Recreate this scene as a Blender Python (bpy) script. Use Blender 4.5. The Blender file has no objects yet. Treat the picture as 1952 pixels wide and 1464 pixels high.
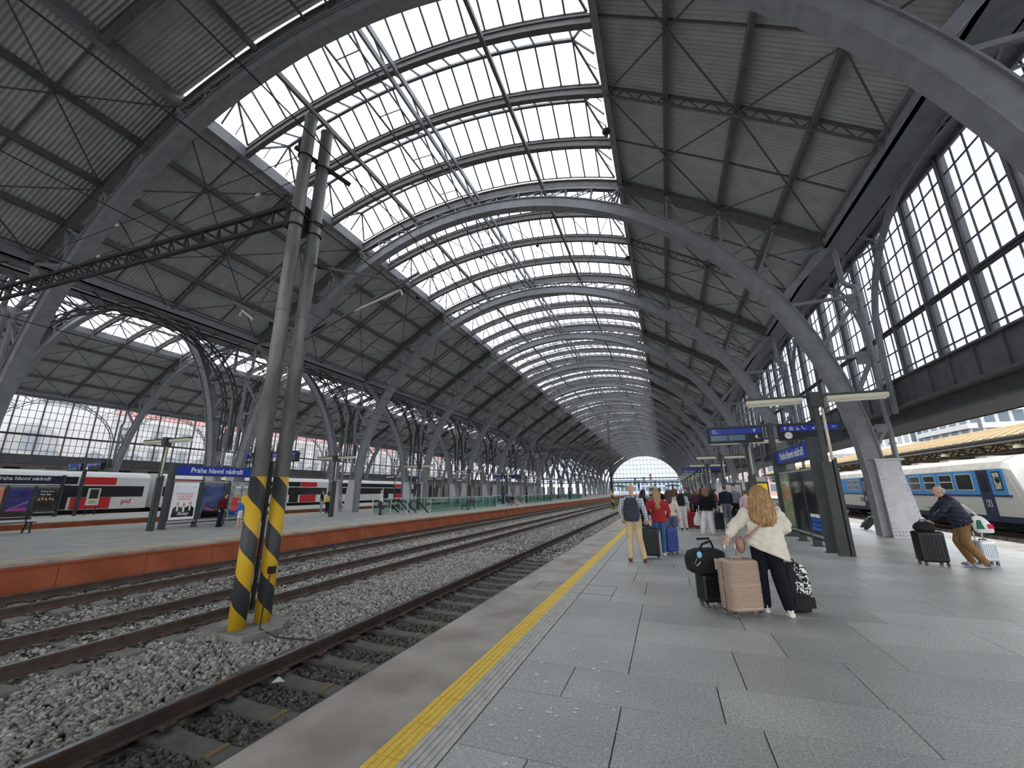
import bpy, bmesh, math, random
import numpy as np
from mathutils import Vector, Matrix, kdtree
random.seed(7)
rng = np.random.default_rng(7)
SC = bpy.context.scene
COL = SC.collection

# ------------------------------------------------------------------ camera
FPX, CXP, CYP = 780.0, 976.0, 732.0
def _n(v): return v / np.linalg.norm(v)
_y = _n(np.array([1271 - CXP, 935 - CYP, FPX]))
_z = _n(np.array([950 - CXP, -2310 - CYP, FPX])); _z = _n(_z - _y * (_y @ _z))
_x = np.cross(_y, _z)
_M = np.array([_x, _y, _z])
cam_d = bpy.data.cameras.new('camera'); cam = bpy.data.objects.new('camera', cam_d); COL.objects.link(cam)
r_, d_, f_ = _M @ [1, 0, 0], _M @ [0, 1, 0], _M @ [0, 0, 1]
cam.matrix_world = Matrix(((r_[0], -d_[0], -f_[0], 0), (r_[1], -d_[1], -f_[1], 0), (r_[2], -d_[2], -f_[2], 1.6), (0, 0, 0, 1)))
cam_d.sensor_width = 36.0; cam_d.lens = FPX / 1952 * 36.0
cam_d.clip_start = 0.05; cam_d.clip_end = 2000
SC.camera = cam

# ------------------------------------------------------------------ world, exposure
w = bpy.data.worlds.new('overcast_sky'); SC.world = w; w.use_nodes = True
bg = w.node_tree.nodes['Background']
bg.inputs[0].default_value = (0.95, 0.975, 1.0, 1); bg.inputs[1].default_value = 3.1
SC.view_settings.view_transform = 'Standard'; SC.view_settings.look = 'None'
SC.view_settings.exposure = 0.0; SC.view_settings.gamma = 1.0
SC.view_settings.use_curve_mapping = False
SC.cycles.transparent_max_bounces = 32
SC.cycles.max_bounces = 6; SC.cycles.diffuse_bounces = 4; SC.cycles.glossy_bounces = 2
SC.cycles.sample_clamp_indirect = 6.0

# ------------------------------------------------------------------ materials
def srgb(r, g, b):
    def c(v):
        v /= 255.0
        return v / 12.92 if v <= 0.04045 else ((v + 0.055) / 1.055) ** 2.4
    return (c(r), c(g), c(b), 1)
MATS = {}
def mat(name, rgb, rough=0.6, metal=0.0, var=0.0, vscale=6.0, rgb2=None, bump=0.0, bscale=40.0, spec=0.5, emit=0.0, stretch=None):
    """Principled material; colour is broken up by noise between rgb and rgb2, with fine relief."""
    m = bpy.data.materials.new(name); m.use_nodes = True
    nt = m.node_tree; p = nt.nodes['Principled BSDF']
    c = srgb(*rgb)
    p.inputs['Base Color'].default_value = c
    p.inputs['Roughness'].default_value = rough; p.inputs['Metallic'].default_value = metal
    p.inputs['Specular IOR Level'].default_value = spec
    if var > 0 or rgb2 or bump > 0:
        tc = nt.nodes.new('ShaderNodeTexCoord'); mp = nt.nodes.new('ShaderNodeMapping')
        nt.links.new(tc.outputs['Object'], mp.inputs[0])
        if stretch: mp.inputs['Scale'].default_value = stretch
    if var > 0 or rgb2:
        nz = nt.nodes.new('ShaderNodeTexNoise'); nz.inputs['Scale'].default_value = vscale; nz.inputs['Detail'].default_value = 5
        nt.links.new(mp.outputs[0], nz.inputs['Vector'])
        rp = nt.nodes.new('ShaderNodeValToRGB')
        c2 = srgb(*rgb2) if rgb2 else tuple(min(1, v * (1 - var)) for v in c[:3]) + (1,)
        c1 = c if rgb2 else tuple(min(1, v * (1 + var)) for v in c[:3]) + (1,)
        rp.color_ramp.elements[0].position = 0.35; rp.color_ramp.elements[1].position = 0.65
        rp.color_ramp.elements[0].color = c2; rp.color_ramp.elements[1].color = c1
        nt.links.new(nz.outputs['Fac'], rp.inputs[0]); nt.links.new(rp.outputs[0], p.inputs['Base Color'])
    if bump > 0:
        bz = nt.nodes.new('ShaderNodeTexNoise'); bz.inputs['Scale'].default_value = bscale; bz.inputs['Detail'].default_value = 3
        nt.links.new(mp.outputs[0], bz.inputs['Vector'])
        bn = nt.nodes.new('ShaderNodeBump'); bn.inputs['Strength'].default_value = bump; bn.inputs['Distance'].default_value = 0.02
        nt.links.new(bz.outputs['Fac'], bn.inputs['Height']); nt.links.new(bn.outputs[0], p.inputs['Normal'])
    if emit > 0:
        p.inputs['Emission Color'].default_value = c; p.inputs['Emission Strength'].default_value = emit
    MATS[name] = m
    return m
def glass(name, rgb, haze, hazergb=(235, 240, 245), gloss=0.04):
    """Thin sheet glass: tinted transmission, a share of milky scatter, a little mirror."""
    m = bpy.data.materials.new(name); m.use_nodes = True; nt = m.node_tree; nt.nodes.clear()
    o = nt.nodes.new('ShaderNodeOutputMaterial'); t = nt.nodes.new('ShaderNodeBsdfTransparent'); t.inputs[0].default_value = srgb(*rgb)
    d = nt.nodes.new('ShaderNodeBsdfTranslucent'); d.inputs[0].default_value = srgb(*hazergb)
    g = nt.nodes.new('ShaderNodeBsdfGlossy'); g.inputs['Roughness'].default_value = 0.05
    x = nt.nodes.new('ShaderNodeMixShader'); x.inputs[0].default_value = haze
    nt.links.new(t.outputs[0], x.inputs[1]); nt.links.new(d.outputs[0], x.inputs[2])
    y = nt.nodes.new('ShaderNodeMixShader'); y.inputs[0].default_value = gloss
    nt.links.new(x.outputs[0], y.inputs[1]); nt.links.new(g.outputs[0], y.inputs[2]); nt.links.new(y.outputs[0], o.inputs[0])
    MATS[name] = m
    return m
M_ = MATS
mat('steel', (128, 130, 134), 0.5, 0.0, 0.12, 3.0, bump=0.08, bscale=60)
mat('steel_dark', (86, 86, 88), 0.6, 0.0, 0.15, 3.0)
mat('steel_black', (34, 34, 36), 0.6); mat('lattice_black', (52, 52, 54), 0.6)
mat('rafter_paint', (96, 94, 93), 0.6, 0, 0.15, 4.0)
mat('roof_sheet', (168, 172, 170), 0.55, 0.0, 0.1, 1.5)
mat('base_white', (188, 188, 192), 0.55, 0, 0.08, 4.0)
glass('skylight_glass', (250, 252, 254), 0.05, gloss=0.015)
glass('wall_glass', (202, 206, 211), 0.05, gloss=0.02)
glass('hazy_glass', (242, 242, 244), 0.22)
glass('green_glass', (218, 236, 230), 0.05, (170, 205, 196), 0.05)
glass('clear_glass', (244, 246, 246), 0.0, gloss=0.06)
mat('wall_plaster', (150, 148, 142), 0.85, 0, 0.08, 2.0)
mat('dark_opening', (22, 23, 25), 0.4)

# ------------------------------------------------------------------ mesh builder
class MB:
    def __init__(s): s.v = []; s.f = []; s.m = []; s.mi = 0; s.reg = []; s.r = 0
    def add(s, vs, fs):
        b = len(s.v); s.v.extend([tuple(v) for v in vs]); s.reg.extend([s.r] * len(vs))
        s.f.extend([tuple(b + i for i in f) for f in fs]); s.m.extend([s.mi] * len(fs)); return s
    def hexa(s, p):   # 8 points: bottom 4 (ccw), top 4
        return s.add(p, [(3, 2, 1, 0), (4, 5, 6, 7), (0, 1, 5, 4), (1, 2, 6, 5), (2, 3, 7, 6), (3, 0, 4, 7)])
    def box(s, x0, x1, y0, y1, z0, z1):
        return s.hexa([(x0, y0, z0), (x1, y0, z0), (x1, y1, z0), (x0, y1, z0), (x0, y0, z1), (x1, y0, z1), (x1, y1, z1), (x0, y1, z1)])
    def cbox(s, c, sx, sy, sz, rz=0.0, ry=0.0, rx=0.0):
        R = Matrix.Rotation(rz, 3, 'Z') @ Matrix.Rotation(ry, 3, 'Y') @ Matrix.Rotation(rx, 3, 'X'); c = Vector(c)
        q = [(-1, -1, -1), (1, -1, -1), (1, 1, -1), (-1, 1, -1), (-1, -1, 1), (1, -1, 1), (1, 1, 1), (-1, 1, 1)]
        return s.hexa([c + R @ Vector((a * sx / 2, b * sy / 2, d * sz / 2)) for a, b, d in q])
    def bar(s, p, q, w, h, up=(0, 0, 1)):
        p, q = Vector(p), Vector(q); d = (q - p).normalized(); u = Vector(up)
        if abs(d.dot(u)) > 0.99: u = Vector((0, 1, 0))
        a = d.cross(u).normalized() * (w / 2); b = a.cross(d).normalized() * (h / 2)
        return s.hexa([p - a - b, p + a - b, p + a + b, p - a + b, q - a - b, q + a - b, q + a + b, q - a + b])
    def tube(s, pts, r, n=8, caps=True, flat=1.0, up=None):
        pts = [Vector(p) for p in pts]; k = len(pts)
        rs = r if isinstance(r, (list, tuple)) else [r] * k
        fl = flat if isinstance(flat, (list, tuple)) else [flat] * k
        t0 = (pts[1] - pts[0]).normalized()
        u = Vector(up) if up else (Vector((0, 0, 1)) if abs(t0.z) < 0.9 else Vector((1, 0, 0)))
        u = (u - t0 * u.dot(t0)).normalized()
        vs = []
        for i in range(k):
            t = (pts[min(i + 1, k - 1)] - pts[max(i - 1, 0)]).normalized()
            u = (u - t * u.dot(t)); u = u.normalized() if u.length > 1e-6 else t.orthogonal().normalized()
            b = t.cross(u)
            for j in range(n):
                a = 2 * math.pi * j / n
                vs.append(pts[i] + u * (math.cos(a) * rs[i]) + b * (math.sin(a) * rs[i] * fl[i]))
        fs = []
        for i in range(k - 1):
            for j in range(n):
                fs.append((i * n + j, i * n + (j + 1) % n, (i + 1) * n + (j + 1) % n, (i + 1) * n + j))
        if caps: fs.append(tuple(reversed(range(n)))); fs.append(tuple((k - 1) * n + j for j in range(n)))
        return s.add(vs, fs)
    def loft(s, rings, n=16, caps=True, pw=2.0):
        """rings: (centre, rx, ry) in planes z = const, or (centre, rx, ry, pitch) tilted about x; superellipse."""
        vs = []
        for rg in rings:
            c = Vector(rg[0]); rx, ry = rg[1], rg[2]; pt = rg[3] if len(rg) > 3 else 0.0
            for j in range(n):
                a = 2 * math.pi * j / n; ca, sa = math.cos(a), math.sin(a)
                x = rx * math.copysign(abs(ca) ** (2 / pw), ca); y = ry * math.copysign(abs(sa) ** (2 / pw), sa)
                vs.append(c + Vector((x, y * math.cos(pt), y * math.sin(pt))))
        k = len(rings); fs = []
        for i in range(k - 1):
            for j in range(n):
                fs.append((i * n + j, i * n + (j + 1) % n, (i + 1) * n + (j + 1) % n, (i + 1) * n + j))
        if caps: fs.append(tuple(reversed(range(n)))); fs.append(tuple((k - 1) * n + j for j in range(n)))
        return s.add(vs, fs)
    def ball(s, c, rx, ry, rz, nu=14, nv=9):
        c = Vector(c); rings = []
        for i in range(nv):
            a = -math.pi / 2 + math.pi * (i + 0.5) / nv * 1.0
            rings.append((c + Vector((0, 0, rz * math.sin(a))), rx * math.cos(a), ry * math.cos(a)))
        return s.loft(rings, nu)
    def prism(s, poly, axis, a0, a1):
        """extrude a polygon [(u,v)] along axis 'x','y' or 'z' from a0 to a1."""
        n = len(poly)
        def pt(u, v, a): return (a, u, v) if axis == 'x' else ((u, a, v) if axis == 'y' else (u, v, a))
        vs = [pt(u, v, a0) for u, v in poly] + [pt(u, v, a1) for u, v in poly]
        fs = [tuple(reversed(range(n))), tuple(range(n, 2 * n))] + [(i, (i + 1) % n, n + (i + 1) % n, n + i) for i in range(n)]
        return s.add(vs, fs)
    def disc(s, c, r, h, axis='z', n=12):
        c = Vector(c); d = {'x': Vector((1, 0, 0)), 'y': Vector((0, 1, 0)), 'z': Vector((0, 0, 1))}[axis]
        return s.tube([c - d * h / 2, c + d * h / 2], r, n)
    def mesh(s, name, mats):
        me = bpy.data.meshes.new(name); me.from_pydata(s.v, [], s.f)
        for m in (mats if isinstance(mats, (list, tuple)) else [mats]): me.materials.append(M_[m] if isinstance(m, str) else m)
        if any(s.m): me.polygons.foreach_set('material_index', s.m)
        bm = bmesh.new(); bm.from_mesh(me); bmesh.ops.recalc_face_normals(bm, faces=bm.faces[:]); bm.to_mesh(me); bm.free()
        return me
    def build(s, name, mats, parent=None, smooth=False, loc=None):
        me = s.mesh(name, mats)
        if smooth: me.polygons.foreach_set('use_smooth', [True] * len(me.polygons))
        return put(name, me, parent, loc)
def put(name, me, parent=None, loc=None):
    o = bpy.data.objects.new(name, me); COL.objects.link(o)
    if parent: o.parent = parent
    if loc: o.location = loc
    return o
def tag(o, label=None, cat=None, group=None, kind=None):
    if label: o['label'] = label
    if cat: o['category'] = cat
    if group: o['group'] = group
    if kind: o['kind'] = kind
    return o
def thing(name, label, cat, loc=(0, 0, 0), rz=0.0, group=None, kind=None):
    o = bpy.data.objects.new(name, None); COL.objects.link(o); o.location = loc; o.rotation_euler = (0, 0, rz); o.empty_display_size = 0.2
    return tag(o, label, cat, group, kind)
def copy_tree(o, parent=None):
    c = o.copy(); COL.objects.link(c); c.parent = parent
    for ch in o.children: copy_tree(ch, c)
    return c
_TXT = {}
_TMP = bpy.data.scenes.new('workbench')
def evaluated(ob):
    """mesh of an object with its modifiers, evaluated alone."""
    _TMP.collection.objects.link(ob)
    with bpy.context.temp_override(scene=_TMP, view_layer=_TMP.view_layers[0]):
        dg = bpy.context.evaluated_depsgraph_get(); me = bpy.data.meshes.new_from_object(ob.evaluated_get(dg))
    bpy.data.objects.remove(ob); return me
def text(name, s, size, matn, parent, loc, rot=(math.pi / 2, 0, 0), align='CENTER', extrude=0.004, sx=1.0, shear=0.0, bold=0.012):
    key = (s, size, align, extrude, matn, shear, bold)
    if key not in _TXT:
        cu = bpy.data.curves.new('lettering', 'FONT'); cu.body = s; cu.size = size; cu.align_x = align; cu.align_y = 'CENTER'; cu.extrude = extrude; cu.shear = shear; cu.resolution_u = 3; cu.offset = bold * size
        t = bpy.data.objects.new('tmp', cu); me = evaluated(t); me.materials.clear(); me.materials.append(M_[matn]); _TXT[key] = me
    o = put(name, _TXT[key], parent, loc); o.rotation_euler = rot; o.scale = (sx, 1, 1)
    return o
ORD = ['first', 'second', 'third', 'fourth', 'fifth', 'sixth', 'seventh', 'eighth', 'ninth', 'tenth', 'eleventh', 'twelfth', 'thirteenth', 'fourteenth', 'fifteenth', 'sixteenth', 'seventeenth', 'eighteenth', 'nineteenth', 'twentieth', 'twenty-first', 'twenty-second', 'twenty-third', 'twenty-fourth']
# ------------------------------------------------------------------ the train hall
XC, XC2 = -8.9, -43.3              # centre lines of the near and the far vault
RY0, RSP, RAF = 7.85, 10.7, 2.675  # first arch in view, arch spacing, rafter spacing
KMIN, KMAX = -3, 18
YA, YB = RY0 + RSP * KMIN, RY0 + RSP * KMAX
NODES = [(8.1, 17.05), (10.2, 15.75), (12.35, 14.4), (14.4, 13.05), (16.3, 11.7)]
def roofz(d):
    d = abs(d)
    if d <= 8.1: return 18.55 - (22.6 - math.sqrt(22.6 ** 2 - d * d))
    for (a, za), (b, zb) in zip(NODES, NODES[1:]):
        if d <= b: return za + (zb - za) * (d - a) / (b - a)
    return NODES[-1][1]
def archpt(a, R=16.0): return (R * math.cos(a), 1.3 + R * math.sin(a))
def sweep(mb, prof, y0, y1, h0, h1):
    """a bent box: prof = [(d, z)], from y0 to y1, heights h0..h1 measured normal to the profile."""
    n = len(prof); nor = []
    for i in range(n):
        a = Vector(prof[max(i - 1, 0)]); b = Vector(prof[min(i + 1, n - 1)]); t = (b - a).normalized(); nor.append(Vector((-t.y, t.x)))
    vs = []
    for i in range(n):
        p = Vector(prof[i]); lo, hi = p + nor[i] * h0, p + nor[i] * h1
        vs += [(lo.x, y0, lo.y), (lo.x, y1, lo.y), (hi.x, y1, hi.y), (hi.x, y0, hi.y)]
    fs = [(0, 1, 2, 3), tuple(4 * (n - 1) + j for j in (3, 2, 1, 0))]
    for i in range(n - 1):
        for j in range(4): fs.append((4 * i + j, 4 * i + 4 + j, 4 * i + 4 + (j + 1) % 4, 4 * i + (j + 1) % 4))
    mb.add(vs, fs)
SKY = [8.1 - i * 0.81 for i in range(21)]
SLOPE = [16.3, 14.4, 12.35, 10.2, 8.1]
FULL = [(d, roofz(d)) for d in SLOPE[:-1] + SKY] + [(-d, roofz(d)) for d in reversed(SLOPE[:-1])]

# --- arch ribs -----------------------------------------------------
def rib_parts():
    P = {}
    angs = [math.pi * i / 56 for i in range(57)]
    prof = [(16.0, 0.02)] + [archpt(a) for a in angs] + [(-16.0, 0.02)]
    m = MB()
    sweep(m, prof, -0.24, 0.24, -0.30, -0.25); sweep(m, prof, -0.24, 0.24, 0.25, 0.30)
    sweep(m, prof, -0.17, -0.13, -0.25, 0.25); sweep(m, prof, 0.13, 0.17, -0.25, 0.25)
    P['arch_chord'] = m.mesh('arch_chord', 'steel')
    m = MB()   # rivet rows on the flange angles and splice plates
    def rivet(a, R, y):
        c = Vector((R * math.cos(a), y, 1.3 + R * math.sin(a))); s = 0.02
        e = Vector((math.cos(a), 0, math.sin(a))) * s; t = Vector((-math.sin(a), 0, math.cos(a))) * s; f = Vector((0, math.copysign(0.02, y), 0))
        m.add([c - e, c + t, c + e, c - t, c + f], [(0, 1, 4), (1, 2, 4), (2, 3, 4), (3, 0, 4)])
    for i in range(330):
        a = math.pi * (i + 0.5) / 330
        for R in (15.80, 16.20): rivet(a, R, -0.172)
    for a0 in (0.35, 0.8, 1.25, 1.9, 2.35, 2.8):
        for i in range(6):
            for R in (15.88, 15.96, 16.04, 16.12): rivet(a0 + i * 0.006, R, -0.172)
    for i in range(330):
        a = math.pi * (i + 0.5) / 330
        for y in (-0.205, 0.205):
            c = Vector((15.70 * math.cos(a), y, 1.3 + 15.70 * math.sin(a))); t = Vector((-math.sin(a), 0, math.cos(a))) * 0.018; f = Vector((0, 0.018, 0)); e = Vector((-math.cos(a), 0, -math.sin(a))) * 0.02
            m.add([c - f, c + t, c + f, c - t, c + e], [(0, 1, 4), (1, 2, 4), (2, 3, 4), (3, 0, 4)])
    P['rivets'] = m.mesh('rivets', 'steel')
    m = MB()   # light top chord under the rafter, laced
    for s in (-1, 1):
        pts = [(s * d, roofz(d) - 0.62) for d in (0, 1.35, 2.7, 4.05, 5.4, 6.75, 8.1)]
        for (a, za), (b, zb) in zip(pts, pts[1:]):
            for yy in (-0.12, 0.12): m.bar((a, yy, za), (b, yy, zb), 0.05, 0.09)
            for k in range(4):
                t0, t1 = k / 4, (k + 1) / 4
                m.bar((a + (b - a) * t0, -0.12 if k % 2 else 0.12, za + (zb - za) * t0), (a + (b - a) * t1, 0.12 if k % 2 else -0.12, za + (zb - za) * t1), 0.03, 0.02)
    P['top_chord'] = m.mesh('top_chord', 'steel')
    def onarch(d): return 1.3 + math.sqrt(16.25 ** 2 - d * d)
    def lace(m, p, q, w=0.2, n=6, t=0.035):
        p, q = Vector(p), Vector(q)
        for yy in (-w / 2, w / 2): m.bar(p + Vector((0, yy, 0)), q + Vector((0, yy, 0)), t, t * 1.4)
        for k in range(n):
            a = p.lerp(q, k / n); b = p.lerp(q, (k + 1) / n); sg = w / 2 if k % 2 else -w / 2
            m.bar(a + Vector((0, sg, 0)), b + Vector((0, -sg, 0)), 0.025, 0.02)
    P['post'] = []
    for d in (-8.1, -6.75, -5.4, -4.05, -2.7, -1.35, -0.2, 0.2, 1.35, 2.7, 4.05, 5.4, 6.75, 8.1):
        m = MB(); zt = roofz(d) - 0.45; k = 0.965
        big = abs(d) in (0.2, 4.05, 8.1)
        m.bar((d, -0.09, zt), (d * k, -0.09, onarch(d * k)), 0.11 if big else 0.06, 0.05); m.bar((d, 0.09, zt), (d * k, 0.09, onarch(d * k)), 0.11 if big else 0.06, 0.05)
        if big: m.cbox((d, 0, zt - 0.12), 0.32, 0.26, 0.22); m.cbox((d * k, 0, onarch(d * k) + 0.08), 0.28, 0.26, 0.14)
        P['post'].append(m.mesh('post', 'steel'))
    P['diagonal'] = []
    seq = [0.2, 1.35, 2.7, 4.05, 5.4, 6.75, 8.1]
    for s in (-1, 1):
        for a, b in zip(seq, seq[1:]):
            m = MB(); lace(m, (s * b, 0, roofz(b) - 0.62), (s * a * 0.97, 0, onarch(a) + 0.05), 0.16, 7); P['diagonal'].append(m.mesh('diagonal', 'steel'))
    # struts from the slope nodes to the arch
    P['strut'] = []
    for s in (-1, 1):
        for (d, z), aa, bb in ((NODES[1], 10.1, 11.2), (NODES[2], 11.4, 12.2), (NODES[3], 12.5, 13.4)):
            for t in (aa, bb):
                m = MB(); m.bar((s * d, 0, z - 0.3), (s * t, 0, onarch(t) - 0.05), 0.09, 0.09); P['strut'].append(m.mesh('strut', 'steel'))
        m = MB(); lace(m, (s * 8.1, 0, roofz(8.1) - 0.5), (s * 7.4, 0, onarch(7.4)), 0.3, 4, 0.06); P['strut'].append(m.mesh('strut', 'steel'))
        for p, q, wd in (((16.15, 11.35), (14.0, 9.1), 0.26), ((16.15, 11.35), (13.2, 10.6), 0.12), ((14.05, 8.95), (16.65, 9.0), 0.12), ((16.6, 8.75), (14.95, 6.75), 0.14), ((15.05, 6.45), (16.6, 6.6), 0.13), ((16.55, 6.2), (15.65, 4.4), 0.14), ((15.85, 3.75), (16.6, 3.8), 0.13), ((16.5, 3.6), (16.1, 2.9), 0.1)):
            m = MB(); m.bar((s * p[0], 0, p[1]), (s * q[0], 0, q[1]), wd, 0.10, up=(0, 1, 0)); P['strut'].append(m.mesh('strut', 'steel'))
    m = MB()
    for s in (-1, 1):
        for x, z, w_, h_ in ((16.45, 8.85, 0.3, 0.5), (16.4, 6.45, 0.42, 0.5), (14.0, 8.95, 0.42, 0.34), (15.05, 6.6, 0.36, 0.3), (16.1, 11.35, 0.5, 0.4), (16.45, 3.75, 0.36, 0.3)):
            m.cbox((s * x, 0, z), w_, 0.06, h_)
    P['gusset_plate'] = m.mesh('gusset_plate', 'steel')
    return P
RP = rib_parts()
def rib_foot(parent, s, rain=True):
    m = MB()
    m.hexa([(s * 15.98, -0.3, 0), (s * 16.95, -0.3, 0), (s * 16.95, 0.3, 0), (s * 15.98, 0.3, 0), (s * 15.95, -0.27, 2.6), (s * 16.6, -0.27, 2.6), (s * 16.6, 0.27, 2.6), (s * 15.95, 0.27, 2.6)])
    m.box(*sorted((s * 15.9, s * 16.75)), -0.34, 0.34, 2.58, 2.64); m.box(*sorted((s * 15.95, s * 16.8)), -0.3, 0.3, 1.2, 1.24)
    o = m.build('pier_base', 'base_white', parent)
    m = MB()
    for i in range(9):
        for zz in (0.08, 0.2): m.disc((s * (16.05 + i * 0.1), -0.302, zz), 0.018, 0.02, 'y', 6)
    for i in range(12):
        z = 0.3 + i * 0.18; m.disc((s * 16.03, -0.302 + z * 0.0115, z), 0.016, 0.02, 'y', 6); m.disc((s * (16.87 - z * 0.125), -0.302 + z * 0.0115, z), 0.016, 0.02, 'y', 6)
    m.build('rivet_row', 'steel', o)
    m = MB()
    m.tube([(s * 16.72, 0.1, 0.95), (s * 16.72, 0.1, 6.4)], 0.085, 12); m.tube([(s * 16.72, 0.1, 6.3), (s * 16.72, 0.1, 9.25), (s * 16.7, 0.1, 9.42), (s * 16.5, 0.1, 9.52), (s * 16.35, 0.1, 9.7), (s * 16.3, 0.1, 11.4)], 0.10, 12)
    for z in (1.6, 3.2, 5.0, 6.35, 8.2): m.disc((s * 16.72, 0.1, z), 0.115, 0.06)
    m.tube([(s * 16.72, 0.1, 1.0), (s * 16.85, 0.0, 0.7), (s * 17.1, -0.1, 0.35)], 0.1, 10)
    m.build('rainwater_pipe', 'steel', parent, smooth=False)
def make_rib(name, xc, y, label, group, full):
    r = thing(name, label, 'arch', (xc, y, 0), group=group, kind='structure')
    put('arch_chord', RP['arch_chord'], r); put('top_chord', RP['top_chord'], r); put('gusset_plate', RP['gusset_plate'], r)
    if full: tag(put('rivets', RP['rivets'], r), kind='stuff')
    for key in ('post', 'diagonal', 'strut'):
        for me in RP[key]: put(key, me, r)
    for s in (-1, 1): rib_foot(r, s)
    return r
near_names = {}
for k in range(KMIN, KMAX + 1):
    y = RY0 + RSP * k
    lb = ('%s riveted grey steel arch of the near vault, counted from the camera' % ORD[k]) if k >= 0 else ('grey steel arch of the near vault behind the viewer, %s back' % ORD[-k - 1])
    if k == KMIN:
        pass
    make_rib('arch_rib', XC, y, lb, 'arches of the near vault', k in (0, 1))
    lb = ('%s grey steel arch of the far vault over the red train, counted from the camera' % ORD[k]) if k >= 0 else ('grey steel arch of the far vault behind the viewer, %s back' % ORD[-k - 1])
    make_rib('arch_rib', XC2, y, lb, 'arches of the far vault', False)

# --- roof covering, rafters, purlins, skylight ----------------------
def rafter_mesh(kind):
    m = MB()
    sk = [(d, roofz(d)) for d in SKY]
    if kind == 'main':
        sweep(m, list(reversed(FULL)), -0.13, 0.13, -0.12, -0.06); sweep(m, list(reversed(FULL)), -0.04, 0.04, -0.5, -0.1); sweep(m, list(reversed(FULL)), -0.13, 0.13, -0.55, -0.49)
    else:
        sweep(m, list(reversed(sk)), -0.11, 0.11, -0.08, 0.02); sweep(m, list(reversed(sk)), -0.05, 0.05, -0.34, -0.06); sweep(m, list(reversed(sk)), -0.11, 0.11, -0.4, -0.33)
        for s in (-1, 1):
            pr = [(s * d, roofz(d)) for d in reversed(SLOPE)]
            if s > 0: pr = list(reversed(pr))
            if kind == 'thin': sweep(m, pr, -0.03, 0.03, -0.14, 0.0) if s < 0 else sweep(m, pr, -0.03, 0.03, 0.0, -0.14)
            else:
                for (a, za), (b, zb) in zip(pr, pr[1:]):
                    A, B = Vector((a, 0, za)), Vector((b, 0, zb)); dn = Vector((0, 0, -0.42))
                    m.bar(A, B, 0.1, 0.06); m.bar(A + dn, B + dn, 0.1, 0.05)
                    n = 6
                    for i in range(n):
                        p = A.lerp(B, i / n); q = A.lerp(B, (i + 1) / n)
                        m.bar(p + (dn if i % 2 else Vector()), q + (Vector() if i % 2 else dn), 0.035, 0.035)
    return m.mesh('rafter', 'rafter_paint')
RM = {k: rafter_mesh(k) for k in ('main', 'thin', 'lattice')}
def corr_mesh(d0, d1, waves, seg):
    """one corrugated sheet between two purlins, ridges running down the slope."""
    z0, z1 = roofz(d0) + 0.05, roofz(d1) + 0.05; vs = []; n = waves * seg
    for i in range(n + 1):
        y = RAF * i / n; h = 0.022 * math.cos(2 * math.pi * i / seg) if seg > 1 else 0
        vs += [(d0, y, z0 + h), (d1, y, z1 + h), (d0, y, z0 + h + 0.05), (d1, y, z1 + h + 0.05)]
    fs = []
    for i in range(n):
        a = 4 * i; b = a + 4
        fs += [(a, a + 1, b + 1, b), (a + 2, b + 2, b + 3, a + 3)]
    fs += [(0, 2, 3, 1), (4 * n, 4 * n + 1, 4 * n + 3, 4 * n + 2)]
    m = MB(); m.add(vs, fs); return m
RIDGE = 0.78
def lantern(dx0, side):
    """pane of the ridge and furrow glazing between two bars; side 0 rises from the near rafter, 1 from the far one."""
    y0, y1 = (0.1, RAF / 2) if side == 0 else (RAF - 0.1, RAF / 2)
    def P(d, up): return Vector((d, y1 if up else y0, roofz(d) + 0.06 + (RIDGE if up else 0)))
    return P
BARS = [-7.875 + 0.75 * i for i in range(22)]
def pane_pts(i, side):
    P = lantern(0, side); a, b = BARS[i], BARS[i + 1]
    if i == 0: q = [P(a, 0), P(b, 0), P(b, 1)]
    elif i == 20: q = [P(a, 0), P(b, 0), P(a, 1)]
    else: q = [P(a, 0), P(b, 0), P(b, 1), P(a, 1)]
    return q
def slab(m, q, t=0.012):
    nrm = (q[1] - q[0]).cross(q[2] - q[0]).normalized() * t; n = len(q)
    m.add(list(q) + [p + nrm for p in q], [tuple(reversed(range(n))), tuple(range(n, 2 * n))] + [(i, (i + 1) % n, n + (i + 1) % n, n + i) for i in range(n)])
def hip_pts(s):
    a, b = (BARS[0], BARS[1]) if s < 0 else (BARS[21], BARS[20])
    return [Vector((a, 0.1, roofz(a) + 0.06)), Vector((a, RAF - 0.1, roofz(a) + 0.06)), Vector((b, RAF / 2, roofz(b) + 0.06 + RIDGE))]
PANES = {}
for i in range(21):
    for sd in (0, 1):
        m = MB(); slab(m, pane_pts(i, sd)); PANES[(i, sd)] = m.mesh('skylight_pane', 'skylight_glass')
for s in (-1, 1):
    m = MB(); slab(m, hip_pts(s)); PANES[('h', s)] = m.mesh('skylight_pane', 'skylight_glass')
m = MB()
for sd in (0, 1):
    P = lantern(0, sd)
    for i in range(1, 21): m.bar(P(BARS[i], 0), P(BARS[i], 1), 0.07, 0.07)
P = lantern(0, 0)
for i in range(1, 20): m.bar(P(BARS[i], 1), P(BARS[i + 1], 1), 0.12, 0.11)
for s in (-1, 1):
    h = hip_pts(s); m.bar(h[0], h[2], 0.08, 0.08); m.bar(h[1], h[2], 0.08, 0.08); m.bar((h[0] + h[1]) / 2, h[2], 0.06, 0.06)
    for t in (0.25, 0.75): m.bar(h[0].lerp(h[1], t), h[2].lerp(h[0] if t < 0.5 else h[1], 0.5), 0.03, 0.03)
for sd in (0, 1):     # sill angles along the furrow
    P = lantern(0, sd)
    for i in range(0, 21): m.bar(P(BARS[i], 0), P(BARS[i + 1], 0), 0.06, 0.05)
BARMESH = m.mesh('glazing_bars', 'steel_dark')
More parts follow.
